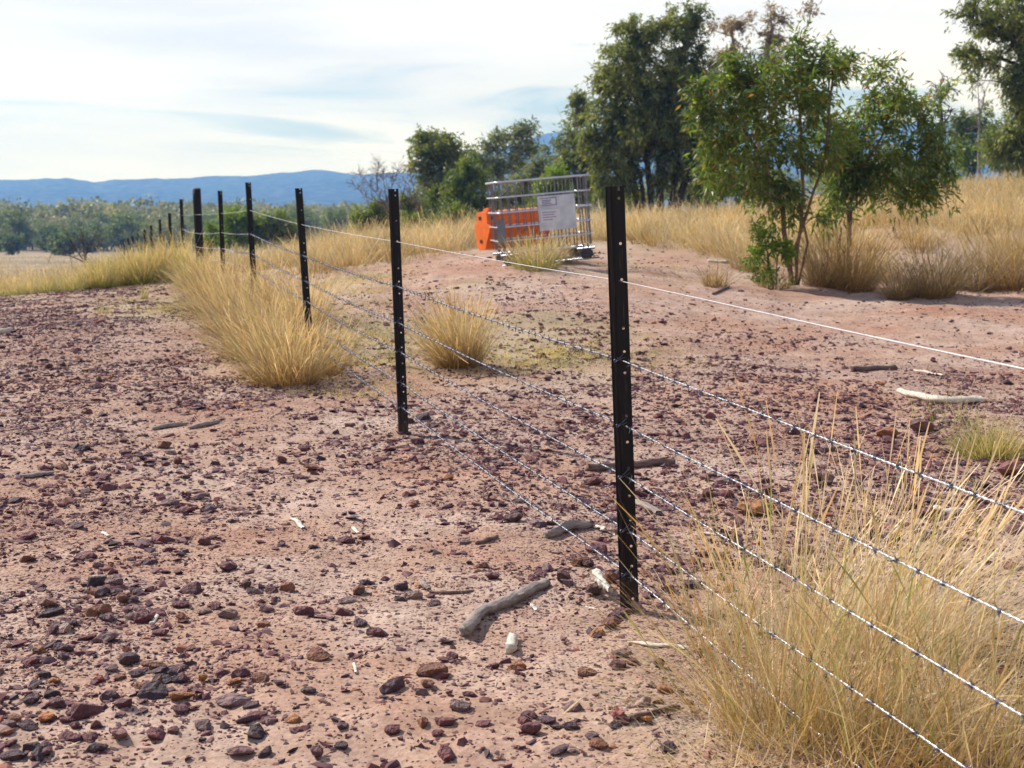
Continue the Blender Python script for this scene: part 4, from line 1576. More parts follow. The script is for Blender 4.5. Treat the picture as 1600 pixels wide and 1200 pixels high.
# tussocks along the bank foot
GB = 'tussocks along the foot of the bank'
for i, (px, py, rp, hp, n, lab, m, wd) in enumerate([
        (838, 422, 34, 72, 700, 'pale tussock in front of the wire cage', M_GRASS_GREEN, .1),
        (872, 412, 22, 55, 350, 'smaller pale tussock right of the one in front of the wire cage', M_GRASS_BANK, -.1),
        (898, 400, 10, 40, 120, 'narrow brown tussock by the right foot of the wire cage', M_GRASS_BROWN, 0),
        (1120, 450, 18, 48, 260, 'small tussock left of the gum sapling on the track edge', M_GRASS_BROWN, 0),
        (1175, 425, 30, 85, 500, 'pale tussock left of the small green shrub', M_GRASS_BANK, 0),
        (1325, 455, 46, 128, 1200, 'tall dark tussock right of the gum sapling trunks', M_GRASS_BROWN, 0),
        (1282, 448, 26, 95, 400, 'tussock close against the gum sapling trunks', M_GRASS_BROWN, 0),
        (1408, 470, 18, 78, 450, 'narrow tussock, left one of the pair at the track edge', M_GRASS_BROWN, .12),
        (1462, 468, 34, 105, 900, 'broad tussock, right one of the pair at the track edge', M_GRASS_BROWN, 0),
        (1380, 440, 28, 70, 350, 'pale tussock behind the narrow one', M_GRASS_BANK, 0),
        (1535, 455, 34, 130, 600, 'tall loose tussock near the right edge', M_GRASS_BANK, 0),
        (1595, 455, 34, 150, 600, 'tall greenish tussock cut by the right edge', M_GRASS_BROWN, 0),
        (1210, 452, 30, 38, 300, 'low tangled grass at the sapling foot, left side', M_GRASS_BROWN, 0)]):
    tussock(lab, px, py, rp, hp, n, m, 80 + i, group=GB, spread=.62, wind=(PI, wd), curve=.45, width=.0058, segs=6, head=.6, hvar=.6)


def field(name, label, region, n_tufts, per, h, width, material, seed, segs=3, spread=.5, rad=.12, hvar=.4, accept=None, ht=None):
    """many small tufts over part of the ground: nobody could count them"""
    r_ = np.random.default_rng(seed)
    (px0, px1), (y0, y1) = region
    y = np.exp(r_.uniform(math.log(y0), math.log(y1), n_tufts)) if y1 / y0 > 2 else r_.uniform(y0, y1, n_tufts)
    x = (r_.uniform(px0, px1, n_tufts) - 800) / F * y
    if accept is not None:
        k = r_.uniform(size=n_tufts) < accept(x, y)
        x, y = x[k], y[k]
    m = len(x)
    if m == 0:
        return None
    th = h * r_.uniform(.55, 1.15, m)
    if ht is not None:
        th = th * ht(x, y)
    X = np.repeat(x, per) + r_.normal(0, rad, m * per)
    Y = np.repeat(y, per) + r_.normal(0, rad, m * per)
    Z = H(X, Y) - .01
    dx, dy = X - np.repeat(x, per), Y - np.repeat(y, per)
    lx = dx / rad * spread * .5 + r_.normal(0, .15, m * per) - .08
    ly = dy / rad * spread * .5 + r_.normal(0, .15, m * per)
    hh = np.repeat(th, per) * (1 - hvar * r_.uniform(0, 1, m * per))
    v, q, t = blades(np.stack([X, Y, Z], -1), hh, np.arctan2(ly, lx), np.clip(np.hypot(lx, ly), 0, 1.2), r_.uniform(0, .6, m * per),
                     width * r_.uniform(.6, 1.4, m * per), segs, seed + 3, .3)
    o = link(name, mesh_np(name, v, [q], {'t': t}), material)
    tag(o, label, 'grass', kind='stuff')
    print(name, m, len(q) * 2)
    return o


def bank_accept(x, y):
    px, py, d = proj(x, y, H0(x, y))
    edge = np.interp(px, [450, 560, 700, 760, 900, 1000, 1100, 1200, 1300, 1400, 1500, 1600, 1900], [440, 425, 402, 392, 388, 388, 398, 425, 408, 400, 415, 430, 460])
    a = smooth(0, 9, edge - py)
    patch = fbm(x * .45, y * .45, 55, 3)
    bare = np.exp(-((px - 1480) / 130) ** 2 - ((py - 392) / 20) ** 2)
    return a * (.12 + .88 * smooth(.42, .52, patch)) * (1 - .5 * bare)


field('bank_grass', 'pale dry grass covering the bank behind the track', ((480, 2000), (18, 33)), 2500, 44, .62, .010, M_GRASS_BANK, 201, 3, accept=bank_accept, rad=.17, spread=.7, hvar=.6, ht=lambda x, y: .65 + .8 * fbm(x * .5, y * .5, 91, 2))
field('bank_top_grass', 'pale dry grass along the crest of the bank', ((430, 2050), (33, 60)), 2200, 22, .62, .017, M_GRASS_BANK, 202, 3, accept=lambda x, y: smooth(.36, .48, fbm(x * .3, y * .3, 92, 3)), rad=.25, spread=.7, hvar=.6, ht=lambda x, y: .6 + .9 * fbm(x * .3, y * .3, 93, 2))
field('slope_grass', 'yellow grass running down the slope at the left', ((-200, 480), (23, 60)), 1700, 18, .5, .014, M_GRASS_BANK, 203, 3, rad=.2,
      ht=lambda x, y: np.interp(800 + F * x / y, [0, 120, 200, 480], [.65, .9, 1.1, 1.0]))
field('paddock_grass', 'low dry grass scattered over the far paddock', ((-300, 900), (60, 180)), 2200, 8, .45, .05, M_GRASS_BANK, 204, 2, rad=.6)


field('bank_tussocks', 'darker brown tussocks standing among the pale bank grass', ((520, 1950), (19, 50)), 400, 80, .62, .012, M_GRASS_BROWN, 206, 3, accept=lambda x, y: bank_accept(x, y) * .8 + .1, rad=.13, spread=.9, hvar=.6)
field('dead_thatch', 'flattened grey dead grass lying around the tussock feet', ((300, 760), (10, 19)), 900, 16, .16, .0045, M_GRASS_BROWN, 207, 3, rad=.16, spread=3.2,
      accept=lambda x, y: np.maximum(np.exp(-((proj(x, y, H0(x, y))[0] - 430) / 75) ** 2 - ((proj(x, y, H0(x, y))[1] - 560) / 45) ** 2), np.exp(-((proj(x, y, H0(x, y))[0] - 722) / 40) ** 2 - ((proj(x, y, H0(x, y))[1] - 578) / 14) ** 2)))
field('front_thatch', 'flattened dead straw and fallen stems at the foot of the tall clumps', ((1060, 1750), (3.1, 4.6)), 420, 16, .20, .0026, M_GRASS_PALE, 208, 3, rad=.12, spread=3.5)


def short_accept(x, y):
    px, py, d = proj(x, y, H0(x, y))
    a = .8 * np.exp(-((px - 330) / 170) ** 2 - ((py - 482) / 16) ** 2)
    a = np.maximum(a, np.exp(-((px - 850) / 150) ** 2 - ((py - 558) / 20) ** 2))
    a = np.maximum(a, np.exp(-((px - 560) / 75) ** 2 - ((py - 545) / 65) ** 2))
    a = np.maximum(a, .8 * np.exp(-((px - 560) / 90) ** 2 - ((py - 440) / 30) ** 2))
    a = np.maximum(a, .35 * np.exp(-((px - 1050) / 150) ** 2 - ((py - 425) / 20) ** 2))
    return a * (.3 + .7 * smooth(.42, .58, fbm(x * 2.5, y * 2.5, 12, 3)))


field('short_grass', 'short sparse green and straw grass beside the tussocks', ((150, 1300), (9.5, 22)), 12000, 14, .085, .005, M_GRASS_SHORT, 205, 2, spread=1.0, rad=.07, accept=short_accept)


# ------------------------------------------------------------------ trees
def leaf_arrays(c, d, length, width, rng, fold=False):
    """c centre base (N,3), d unit direction: kite shaped leaves"""
    n = len(c)
    r = rng.normal(size=(n, 3))
    s = np.cross(d, r)
    s /= np.maximum(np.linalg.norm(s, axis=1, keepdims=True), 1e-6)
    L, Wd = length[:, None], width[:, None]
    if not fold:
        v = np.stack([c, c + d * L * .42 + s * Wd * .5, c + d * L, c + d * L * .42 - s * Wd * .5], 1)
        f = np.arange(n)[:, None] * 4 + np.arange(4)[None]
        return v.reshape(-1, 3), [f]
    dn = np.array([0, 0, -1.0])
    m = c + d * L * .45 + dn * L * .02
    tip = c + d * L * .97 + dn * L * .14
    nn = np.cross(s, d)
    v = np.stack([c, m + s * Wd * .5 + nn * Wd * .18, tip, m - s * Wd * .5 + nn * Wd * .18, m], 1)
    b = np.arange(n)[:, None] * 5
    f = np.concatenate([b + np.array([[0, 1, 4]]), b + np.array([[1, 2, 4]]), b + np.array([[0, 4, 3]]), b + np.array([[4, 2, 3]])])
    return v.reshape(-1, 3), [f]


def skeleton(rng, roots, centers, r0, twigs=True, wob=.12):
    """roots: list of polylines (stems). Joins every clump centre to the stems with tapering limbs"""
    nodes, parent = [], []
    for st in roots:
        for i, p in enumerate(st):
            nodes.append(np.array(p, float))
            parent.append(-1 if i == 0 else len(nodes) - 2)
    leafs = []
    order = np.argsort([min(np.linalg.norm(c - n) for n in nodes) for c in centers])
    for k in order:
        c = centers[k]
        A = np.array(nodes)
        dv = c - A
        dist = np.linalg.norm(dv, axis=1)
        cost = dist + np.maximum(0, A[:, 2] - c[2] + .25 * dist) * 1.6
        j = int(np.argmin(cost))
        a = nodes[j]
        nseg = 3
        prev = j
        off = rng.normal(size=3) * dist[j] * wob
        for s in range(1, nseg + 1):
            t = s / nseg
            p = a * (1 - t) + c * t + off * math.sin(t * math.pi) + np.array([0, 0, .10 * dist[j] * math.sin(t * math.pi)])
            nodes.append(p)
            parent.append(prev)
            prev = len(nodes) - 1
        leafs.append(prev)
    w = np.zeros(len(nodes))
    w[leafs] = 1
    for i in range(len(nodes) - 1, -1, -1):
        if parent[i] >= 0:
            w[parent[i]] += w[i]
    tot = max(w.max(), 1)
    rad = r0 * np.maximum((w + .3) / tot, 1e-4) ** .55
    ch = {}
    for i, p in enumerate(parent):
        ch.setdefault(p, []).append(i)
    tb = Tubes()
    # long chains of nodes become one tube each
    starts = [(r, None) for r in ch.get(-1, [])]
    while starts:
        i, frm = starts.pop()
        chain = ([nodes[frm]] if frm is not None else []) + [nodes[i]]
        rr_ = ([min(rad[frm], rad[i] * 1.25)] if frm is not None else []) + [rad[i]]
        cur = i
        while cur in ch:
            kids = sorted(ch[cur], key=lambda k: -w[k])
            for k in kids[1:]:
                starts.append((k, cur))
            cur = kids[0]
            chain.append(nodes[cur])
            rr_.append(rad[cur])
        if len(chain) > 1:
            rr_[-1] *= .5
            tb.add(chain, rr_, 8 if rr_[0] > r0 * .5 else 5, cap=False)
    return tb


def tree(name, label, cat, base, stems, lobes, n_clumps, per, leaf, material, bark, r0, seed, clump=.3, droop=.5, group=None,
         fold=False, leafparts=0, zbase=None, shell=.5, thin=0.0):
    """base (px, py, Y); stems: list of picture polylines; lobes: (px, py, rx, ry) in the photograph at the tree's distance"""
    rng = np.random.default_rng(seed)
    bx, by, Y = base
    sc = Y / F
    g = on_ground(bx, Y) if zbase is None else P(bx, by, Y)
    lob = []
    for l in lobes:
        p = P(l[0], l[1], Y + (l[4] if len(l) > 4 else 0))
        rx, rz = l[2] * sc, l[3] * sc
        lob.append((np.array(tuple(p)), np.array([rx, min(rx, max(rx, rz)) * .85, rz])))
    vol = np.array([b[0] * b[2] for _, b in lob])
    which = rng.choice(len(lob), n_clumps, p=vol / vol.sum())
    d = rng.normal(size=(n_clumps, 3))
    d /= np.linalg.norm(d, axis=1, keepdims=True)
    rr_ = rng.uniform(0, 1, (n_clumps, 1)) ** shell
    centers = np.array([lob[w][0] for w in which]) + d * rr_ * np.array([lob[w][1] for w in which]) * .92
    roots = []
    for st in stems:
        pl = [np.array(tuple(P(a, b, Y + (c[0] if c else 0)))) for a, b, *c in st]
        first = pl[0].copy()
        first[2] = float(H(first[0], first[1])) - .05
        pl[0] = first
        pts = [pl[0]]
        for a, b in zip(pl[:-1], pl[1:]):
            for s in (.33, .66, 1):
                pts.append(a * (1 - s) + b * s + rng.normal(size=3) * r0 * .25 * (s < 1))
        roots.append(pts)
    tb = skeleton(rng, roots, centers, r0)
    n = n_clumps * per
    cc = np.repeat(centers, per, 0)
    cs = clump * sc * 20 if False else clump
    # each clump is a handful of leafy shoots
    ns = 5
    mid = np.average(centers, axis=0)
    outw = centers - mid
    outw /= np.maximum(np.linalg.norm(outw, axis=1, keepdims=True), 1e-6)
    sd = rng.normal(size=(n_clumps, ns, 3)) + outw[:, None, :] * .7 + np.array([0, 0, .15])
    sd /= np.linalg.norm(sd, axis=2, keepdims=True)
    sl = rng.uniform(.7, 2.3, (n_clumps, ns)) * cs
    which_s = rng.integers(0, ns, n)
    ci = np.repeat(np.arange(n_clumps), per)
    tt_ = rng.uniform(-.1, 1, n) ** 1.0
    sdir, slen = sd[ci, which_s], sl[ci, which_s]
    offs = sdir * (tt_ * slen)[:, None] + np.array([0, 0, -1.0]) * (np.maximum(tt_, 0) ** 2 * slen * droop * .45)[:, None] + rng.normal(size=(n, 3)) * cs * .22
    base_p = cc + offs
    dd = rng.normal(size=(n, 3)) * .55 + sdir * .75 + np.array([0, 0, -droop])
    dd /= np.linalg.norm(dd, axis=1, keepdims=True)
    ln = leaf[0] * rng.uniform(.6, 1.3, n)
    wd = leaf[1] * rng.uniform(.7, 1.3, n)
    org = np.array(tuple(g))
    e = empty(name, g, label, cat, group)
    tr = link('trunk', tb.mesh('trunk'), bark, e)
    tr.location = -g
    if leafparts:
        ppx, ppy, dep = proj(base_p[:, 0], base_p[:, 1], base_p[:, 2])
        front = np.argsort(base_p[:, 1] - ln * 3)[:leafparts * 2]
        pick = rng.choice(front, leafparts, replace=False)
        protos = []
        for k in range(4):
            v, f = leaf_arrays(np.zeros((1, 3)), np.array([[1.0, 0, 0]]), np.array([1.0]), np.array([leaf[1] / leaf[0]]), np.random.default_rng(90 + k), True)
            m = mesh_np('leaf', v, f)
            m.materials.append(material)
            protos.append(m)
        for k in pick:
            lo = link('leaf', protos[int(k) % 4], parent=e)
            lo.location = Vector(base_p[k]) - g
            lo.rotation_euler = Vector(dd[k]).to_track_quat('X', 'Z').to_euler()
            lo.scale = (ln[k],) * 3
        mask = np.ones(n, bool)
        mask[pick] = False
        base_p, dd, ln, wd = base_p[mask], dd[mask], ln[mask], wd[mask]
    v, f = leaf_arrays(base_p, dd, ln, wd, rng, fold)
    cr_ = link('crown', mesh_np('crown', v - org, f), material, e)
    cr_['kind'] = 'stuff'
    return e


tree('gum_sapling', 'leafy green gum sapling with several thin trunks by the bank', 'tree', (1240, 445, 17.4),
     [[(1236, 445), (1228, 380), (1222, 320), (1185, 240), (1150, 180)], [(1243, 447), (1246, 385), (1255, 310), (1252, 210), (1240, 110)],
      [(1246, 446), (1262, 380), (1250, 320), (1215, 260), (1200, 170)], [(1240, 446), (1236, 400), (1262, 330), (1290, 240), (1300, 130)]],
     [(1215, 150, 88, 78), (1160, 170, 62, 62), (1262, 120, 62, 62), (1235, 75, 34, 26), (1300, 110, 28, 40), (1125, 230, 48, 36), (1115, 180, 34, 40),
      (1190, 240, 90, 48), (1270, 220, 60, 60), (1130, 275, 48, 22), (1215, 300, 60, 22), (1100, 150, 22, 30), (1310, 75, 14, 12), (1160, 115, 40, 26), (1290, 325, 26, 20), (1215, 335, 34, 14)],
     290, 46, (.105, .026), M_LEAF_SAP, M_BARK, .030, 401, clump=.13, droop=.35, fold=True, leafparts=220, shell=.42)
tree('gum_sapling', 'smaller dark gum sapling leaning right behind the tall tussock', 'tree', (1325, 440, 18.6),
     [[(1325, 440), (1326, 330), (1345, 270), (1380, 210), (1395, 150)], [(1327, 440), (1330, 330), (1375, 285), (1425, 230)]],
     [(1390, 160, 52, 46), (1355, 210, 44, 46), (1425, 200, 44, 50), (1400, 250, 70, 40), (1445, 255, 32, 38), (1380, 115, 22, 16), (1350, 275, 44, 26),
      (1330, 240, 30, 36), (1460, 215, 12, 20), (1420, 290, 30, 16), (1320, 280, 40, 40), (1300, 220, 26, 40), (1390, 305, 64, 16), (1450, 300, 36, 22), (1480, 250, 16, 30)],
     220, 46, (.105, .026), M_LEAF_SAP, M_BARK, .022, 402, clump=.14, droop=.35, fold=True, leafparts=60, shell=.42)
tree('green_shrub', 'small bright green shrub left of the gum sapling trunks', 'shrub', (1205, 445, 17.0),
     [[(1210, 445), (1200, 400), (1195, 370)], [(1212, 445), (1215, 400), (1222, 375)]],
     [(1190, 365, 26, 22), (1205, 385, 34, 24), (1185, 400, 22, 18), (1225, 390, 14, 20), (1200, 430, 34, 14)],
     60, 30, (.075, .018), M_LEAF_BRIGHT, M_BARK, .012, 403, clump=.07, droop=.0, fold=True)

tree('gum_tree', 'big dense dark gum tree with many trunks, tallest in view', 'tree', (1030, 325, 50),
     [[(1000, 320), (985, 250), (960, 160)], [(1020, 322), (1010, 240), (1000, 120)], [(1032, 322), (1035, 220), (1050, 110)],
      [(1045, 322), (1062, 240), (1085, 130)], [(1056, 320), (1080, 250), (1105, 160)], [(1010, 320), (1000, 270), (975, 220)]],
     [(1000, 55, 48, 36), (1058, 46, 40, 34), (1085, 30, 20, 20), (962, 115, 40, 44), (1010, 120, 62, 56), (1075, 110, 48, 60), (950, 180, 32, 50),
      (1000, 200, 62, 64), (1065, 200, 52, 64), (950, 240, 24, 44), (1100, 180, 34, 70), (975, 270, 36, 34), (1050, 265, 66, 30), (925, 215, 12, 26), (1030, 170, 90, 90),
      (1110, 250, 44, 46), (945, 290, 18, 16)],
     520, 140, (.17, .05), M_LEAF_DARK, M_BARK_DARK, .13, 410, clump=.30, droop=.8, shell=.5)
tree('gum_tree', 'tall thin ochre gum showing above the sapling, almost see-through', 'tree', (1190, 320, 82),
     [[(1180, 320), (1185, 200), (1200, 90), (1205, 30)], [(1190, 320), (1215, 180), (1245, 90), (1265, 30)], [(1185, 320), (1160, 180), (1145, 60)]],
     [(1148, 42, 26, 14), (1118, 40, 14, 10), (1178, 40, 16, 18), (1205, 25, 14, 18), (1212, 60, 22, 18), (1265, 16, 16, 9), (1272, 38, 8, 6), (1225, 30, 8, 12),
      (1150, 85, 34, 20), (1200, 90, 30, 16), (1125, 100, 14, 14), (1160, 130, 40, 24)],
     150, 40, (.26, .07), M_LEAF_OCHRE, M_BARK_GREY, .16, 411, clump=.34, droop=.6, shell=.6)
tree('gum_tree', 'large dark gum tree cut off by the right edge of the picture', 'tree', (1660, 300, 44),
     [[(1665, 300), (1650, 200), (1600, 90), (1560, 20)], [(1670, 300), (1680, 150), (1640, 40)], [(1660, 300), (1610, 230), (1580, 190)]],
     [(1530, 12, 40, 22), (1560, 40, 40, 30), (1600, 50, 50, 60), (1515, 85, 24, 18), (1545, 90, 34, 20), (1590, 120, 34, 40), (1625, 160, 50, 60), (1580, 215, 34, 28),
      (1560, 225, 20, 18), (1600, 200, 40, 50), (1520, 122, 12, 8), (1700, 100, 80, 100), (1680, 200, 70, 70), (1630, 0, 60, 50), (1600, 250, 46, 20)],
     330, 110, (.18, .05), M_LEAF_DARK, M_BARK_DARK, .22, 412, clump=.28, droop=.7, shell=.5)

MG = 'trees and bushes standing behind the wire cage'
tree('gum_tree', 'domed olive gum tree left of the wire cage, highest of its row', 'tree', (685, 360, 75), [[(690, 375), (690, 300), (685, 240)], [(684, 372), (675, 300), (665, 260)], [(694, 372), (705, 300), (708, 240)]],
     [(688, 232, 28, 30), (672, 250, 24, 32), (706, 252, 14, 30), (680, 290, 28, 30), (662, 225, 12, 22)], 130, 90, (.26, .08), M_LEAF_DARK, M_BARK_DARK, .14, 420, clump=.42, droop=.6, group=MG)
tree('gum_tree', 'airy bluish gum tree with open crown behind the wire cage', 'tree', (800, 350, 88), [[(795, 372), (800, 280), (815, 210)], [(798, 372), (785, 280), (775, 225)]],
     [(815, 205, 20, 16), (795, 222, 30, 16), (770, 232, 16, 16), (822, 230, 14, 16), (790, 255, 40, 22), (750, 245, 16, 12), (760, 270, 24, 16)], 110, 50, (.30, .09), M_LEAF_GREY, M_BARK_GREY, .14, 421, clump=.42, droop=.5, group=MG)
tree('bush', 'broad dark green bush mass left behind the wire cage', 'bush', (720, 365, 62), [[(705, 382), (705, 330)], [(735, 382), (735, 320)], [(720, 382), (722, 300)]],
     [(725, 290, 40, 40), (700, 320, 36, 36), (745, 330, 40, 40), (715, 345, 40, 25), (665, 330, 18, 36), (735, 262, 20, 20)], 190, 80, (.20, .06), M_LEAF_GREEN, M_BARK_DARK, .09, 422, clump=.34, droop=.3, group=MG)
tree('gum_tree', 'grey-green rounded gum right above the wire cage', 'tree', (850, 350, 72), [[(850, 372), (850, 300), (850, 250)], [(852, 372), (830, 300)]],
     [(850, 262, 24, 34), (830, 290, 30, 30), (870, 285, 26, 30), (800, 310, 34, 26), (845, 310, 50, 30)], 130, 80, (.24, .07), M_LEAF_GREY, M_BARK_DARK, .12, 423, clump=.38, droop=.5, group=MG)
tree('gum_tree', 'ochre-topped gum against the left side of the big dense gum', 'tree', (895, 345, 66), [[(900, 368), (898, 290), (895, 230)], [(902, 368), (915, 290)]],
     [(893, 232, 26, 26), (915, 250, 24, 34), (880, 262, 22, 24), (910, 290, 32, 30), (875, 300, 28, 30)], 130, 80, (.22, .065), M_LEAF_DARK, M_BARK_DARK, .12, 424, clump=.36, droop=.5, group=MG)
tree('gum_tree', 'dead-limbed gum with one small leafy tuft left of the big gum', 'tree', (890, 340, 70), [[(898, 350), (895, 220), (884, 195), (868, 165)], [(898, 350), (897, 220), (902, 160)]],
     [(903, 158, 12, 14), (904, 185, 16, 14), (912, 172, 8, 14)], 34, 60, (.22, .065), M_LEAF_DARK, M_BARK_GREY, .10, 425, clump=.30, droop=.4, group=MG)
tree('bush', 'bright yellow-green young tree behind the top of the wire cage', 'bush', (868, 345, 52), [[(868, 365), (868, 300)]],
     [(866, 275, 14, 16), (862, 305, 22, 20), (880, 315, 18, 18), (850, 330, 26, 18)], 60, 70, (.16, .05), M_LEAF_BRIGHT, M_BARK_DARK, .05, 426, clump=.24, droop=.2, group=MG)
tree('bush', 'low bright green bush under the domed olive gum', 'bush', (690, 375, 52), [[(690, 385), (690, 350)]],
     [(700, 340, 26, 16), (670, 352, 24, 14), (730, 350, 26, 14), (645, 348, 14, 12)], 70, 70, (.15, .05), M_LEAF_GREEN, M_BARK_DARK, .04, 427, clump=.24, droop=.1, group=MG)
tree('bush', 'dark bush below the bare reddish tree', 'bush', (595, 370, 58), [[(595, 385), (595, 345)], [(580, 385), (570, 352)]],
     [(590, 335, 22, 16), (575, 350, 26, 16), (610, 348, 24, 18), (555, 362, 14, 10), (640, 322, 16, 18), (632, 345, 20, 16)], 100, 70, (.17, .055), M_LEAF_GREEN, M_BARK_DARK, .05, 428, clump=.26, droop=.1, group=MG)
tree('bush', 'rounded bright green bush between the fourth and fifth pickets', 'bush', (370, 385, 84), [[(370, 395), (370, 350)]],
     [(368, 345, 22, 18), (380, 360, 32, 24), (352, 372, 14, 14)], 80, 80, (.22, .07), M_LEAF_BRIGHT, M_BARK_DARK, .07, 429, clump=.36, droop=.1)
tree('bush', 'rounded dark bush right of the fourth picket', 'bush', (435, 385, 84), [[(435, 395), (435, 350)]],
     [(430, 350, 28, 18), (440, 368, 34, 20), (410, 360, 20, 22)], 90, 80, (.22, .07), M_LEAF_GREEN, M_BARK_DARK, .07, 430, clump=.36, droop=.1)
tree('bush', 'small pale green bush just right of the thick round post', 'bush', (330, 385, 70), [[(330, 400), (330, 370)]],
     [(330, 362, 10, 8), (326, 378, 14, 10)], 30, 60, (.18, .06), M_LEAF_BRIGHT, M_BARK_DARK, .05, 431, clump=.25, droop=.1)

RG = 'trees behind the bank at the right'
tree('gum_tree', 'green gum behind the dead black trunk at the right', 'tree', (1510, 280, 95), [[(1510, 320), (1510, 240)], [(1512, 320), (1530, 230)]],
     [(1505, 205, 18, 26), (1525, 195, 16, 16), (1540, 215, 18, 34), (1515, 240, 26, 28), (1548, 178, 12, 14)], 100, 70, (.30, .09), M_LEAF_GREEN, M_BARK_DARK, .14, 440, clump=.42, droop=.4, group=RG)
tree('gum_tree', 'yellow-green gum with rounded crown below the right edge tree', 'tree', (1575, 280, 78), [[(1575, 310), (1575, 230)]],
     [(1568, 215, 26, 26), (1590, 235, 30, 34), (1555, 240, 20, 18), (1600, 200, 30, 40)], 110, 80, (.26, .08), M_LEAF_GREEN, M_BARK_DARK, .14, 441, clump=.40, droop=.4, group=RG)
tree('shrub', 'dark understory shrub behind the saplings', 'shrub', (1400, 300, 60), [[(1400, 325), (1400, 280)], [(1440, 325), (1440, 280)]],
     [(1340, 290, 50, 22), (1400, 290, 44, 20), (1445, 285, 30, 26), (1300, 296, 40, 18), (1480, 290, 22, 16)], 130, 60, (.2, .06), M_LEAF_DARK, M_BARK_DARK, .05, 442, clump=.34, droop=.2, group=RG)
tree('shrub', 'dark shrubs filling the gap right of the big dense gum', 'shrub', (1150, 300, 56), [[(1150, 330), (1150, 290)], [(1110, 330), (1110, 290)]],
     [(1130, 290, 40, 28), (1175, 290, 36, 26), (1215, 295, 36, 20), (1090, 300, 40, 20), (1000, 305, 60, 14)], 150, 60, (.2, .06), M_LEAF_DARK, M_BARK_DARK, .05, 443, clump=.34, droop=.2, group=RG)
tree('gum_tree', 'pale grey-green gum filling the sky gap low behind the saplings', 'tree', (1340, 280, 110), [[(1340, 320), (1340, 250)]],
     [(1330, 270, 30, 20), (1375, 262, 36, 18), (1290, 270, 30, 20), (1450, 265, 30, 22)], 150, 60, (.32, .10), M_LEAF_GREY, M_BARK_GREY, .12, 444, clump=.48, droop=.4, group=RG)


# bare and dead trees
def bare_tree(name, label, base, paths, r0, material, seed, twigs=60, tlen=.5, spread=.9):
    rng = np.random.default_rng(seed)
    bx, by, Y = base
    g = on_ground(bx, Y)
    trunk, tw = Tubes(), Tubes()
    tips = []
    for k, pth in enumerate(paths):
        pts = [np.array(tuple(P(a, b, Y + (c[0] if c else 0)))) for a, b, *c in pth]
        if k == 0:
            pts[0][2] = float(H(pts[0][0], pts[0][1])) - .05
        fine = []
        for a, b in zip(pts[:-1], pts[1:]):
            for s in (0, .33, .66):
                fine.append(a * (1 - s) + b * s + rng.normal(size=3) * r0 * .3)
        fine.append(pts[-1])
        rr_ = np.linspace(r0 * (1 if k == 0 else .55), r0 * .16, len(fine))
        trunk.add(fine, rr_, 6)
        tips += fine[len(fine) // 3:]
    for _ in range(twigs):
        a = tips[rng.integers(len(tips))]
        d = rng.normal(size=3) * .7 + np.array([0, 0, spread])
        d /= np.linalg.norm(d)
        ln = tlen * rng.uniform(.5, 1.4)
        pts = [a, a + d * ln * .5 + rng.normal(size=3) * ln * .06, a + d * ln + rng.normal(size=3) * ln * .12]
        tw.add(pts, [r0 * .22, r0 * .16, r0 * .07], 3, cap=False)
        for _k in range(4):
            t = rng.uniform(.3, 1)
            p = pts[0] * (1 - t) + pts[2] * t
            d2 = d + rng.normal(size=3) * .6
            d2 /= np.linalg.norm(d2)
            tw.add([p, p + d2 * ln * rng.uniform(.25, .6)], [r0 * .14, r0 * .06], 3, cap=False)
    e = empty(name, g, label, 'tree')
    for nm, t in (('trunk', trunk), ('twigs', tw)):
        if t.n:
            o = link(nm, t.mesh(nm), material, e)
            if nm == 'twigs' or len(paths) > 1:
                o['kind'] = 'stuff' if nm == 'twigs' else 'thing'
            o.location = -g
    return e


bare_tree('bare_tree', 'leafless reddish tree with fine spreading twigs left of the olive gum', (632, 385, 46),
          [[(625, 392), (614, 345), (600, 318), (580, 292), (562, 272)], [(612, 340), (602, 300), (598, 270)], [(616, 350), (628, 315), (634, 285)], [(602, 320), (612, 290), (622, 268)],
           [(600, 318), (572, 308), (554, 290)], [(590, 300), (588, 275), (592, 262)]], .030, M_TWIG, 501, 260, .30, .7)
bare_tree('bare_tree', 'leafless grey twiggy tree against the olive gum', (655, 380, 55),
          [[(655, 390), (652, 330), (645, 290), (640, 268)], [(652, 330), (662, 300)], [(650, 320), (636, 295)]], .03, M_TWIG, 502, 90, .35, .8)
bare_tree('dead_tree', 'dead black tree trunk with stubby branches at the right', (1474, 300, 42),
          [[(1476, 318), (1474, 250), (1472, 200), (1470, 160), (1471, 122)], [(1472, 200), (1484, 180)], [(1471, 170), (1452, 158)], [(1471, 155), (1484, 133)]], .10, M_BARK_DARK, 503, 30, .35, .5)
bare_tree('dead_tree', 'thin dead pole tree behind the right edge gum', (1530, 300, 80),
          [[(1530, 320), (1530, 200), (1528, 135)], [(1530, 180), (1545, 130)]], .10, M_BARK_GREY, 504, 24, .8, .8)
bare_tree('dead_shrub', 'dead black shrub on the slope before the far paddock', (135, 430, 36),
          [[(133, 425), (134, 400), (140, 380), (152, 366)], [(133, 410), (118, 390), (108, 372)], [(134, 405), (128, 380), (130, 366)], [(133, 410), (108, 400), (82, 392)], [(136, 395), (150, 385)]], .03, M_BARK_DARK, 505, 60, .35, .6)

# few leaves on the dead tree
tree('gum_regrowth', 'thin leafy regrowth around the dead black trunk', 'tree', (1478, 300, 40), [[(1480, 315), (1478, 240), (1476, 180)]],
     [(1474, 150, 14, 18), (1490, 135, 10, 8), (1452, 165, 14, 10), (1480, 245, 28, 30), (1500, 225, 16, 14)], 36, 16, (.18, .05), M_LEAF_SAP, M_BARK_DARK, .03, 445, clump=.22, droop=.3)


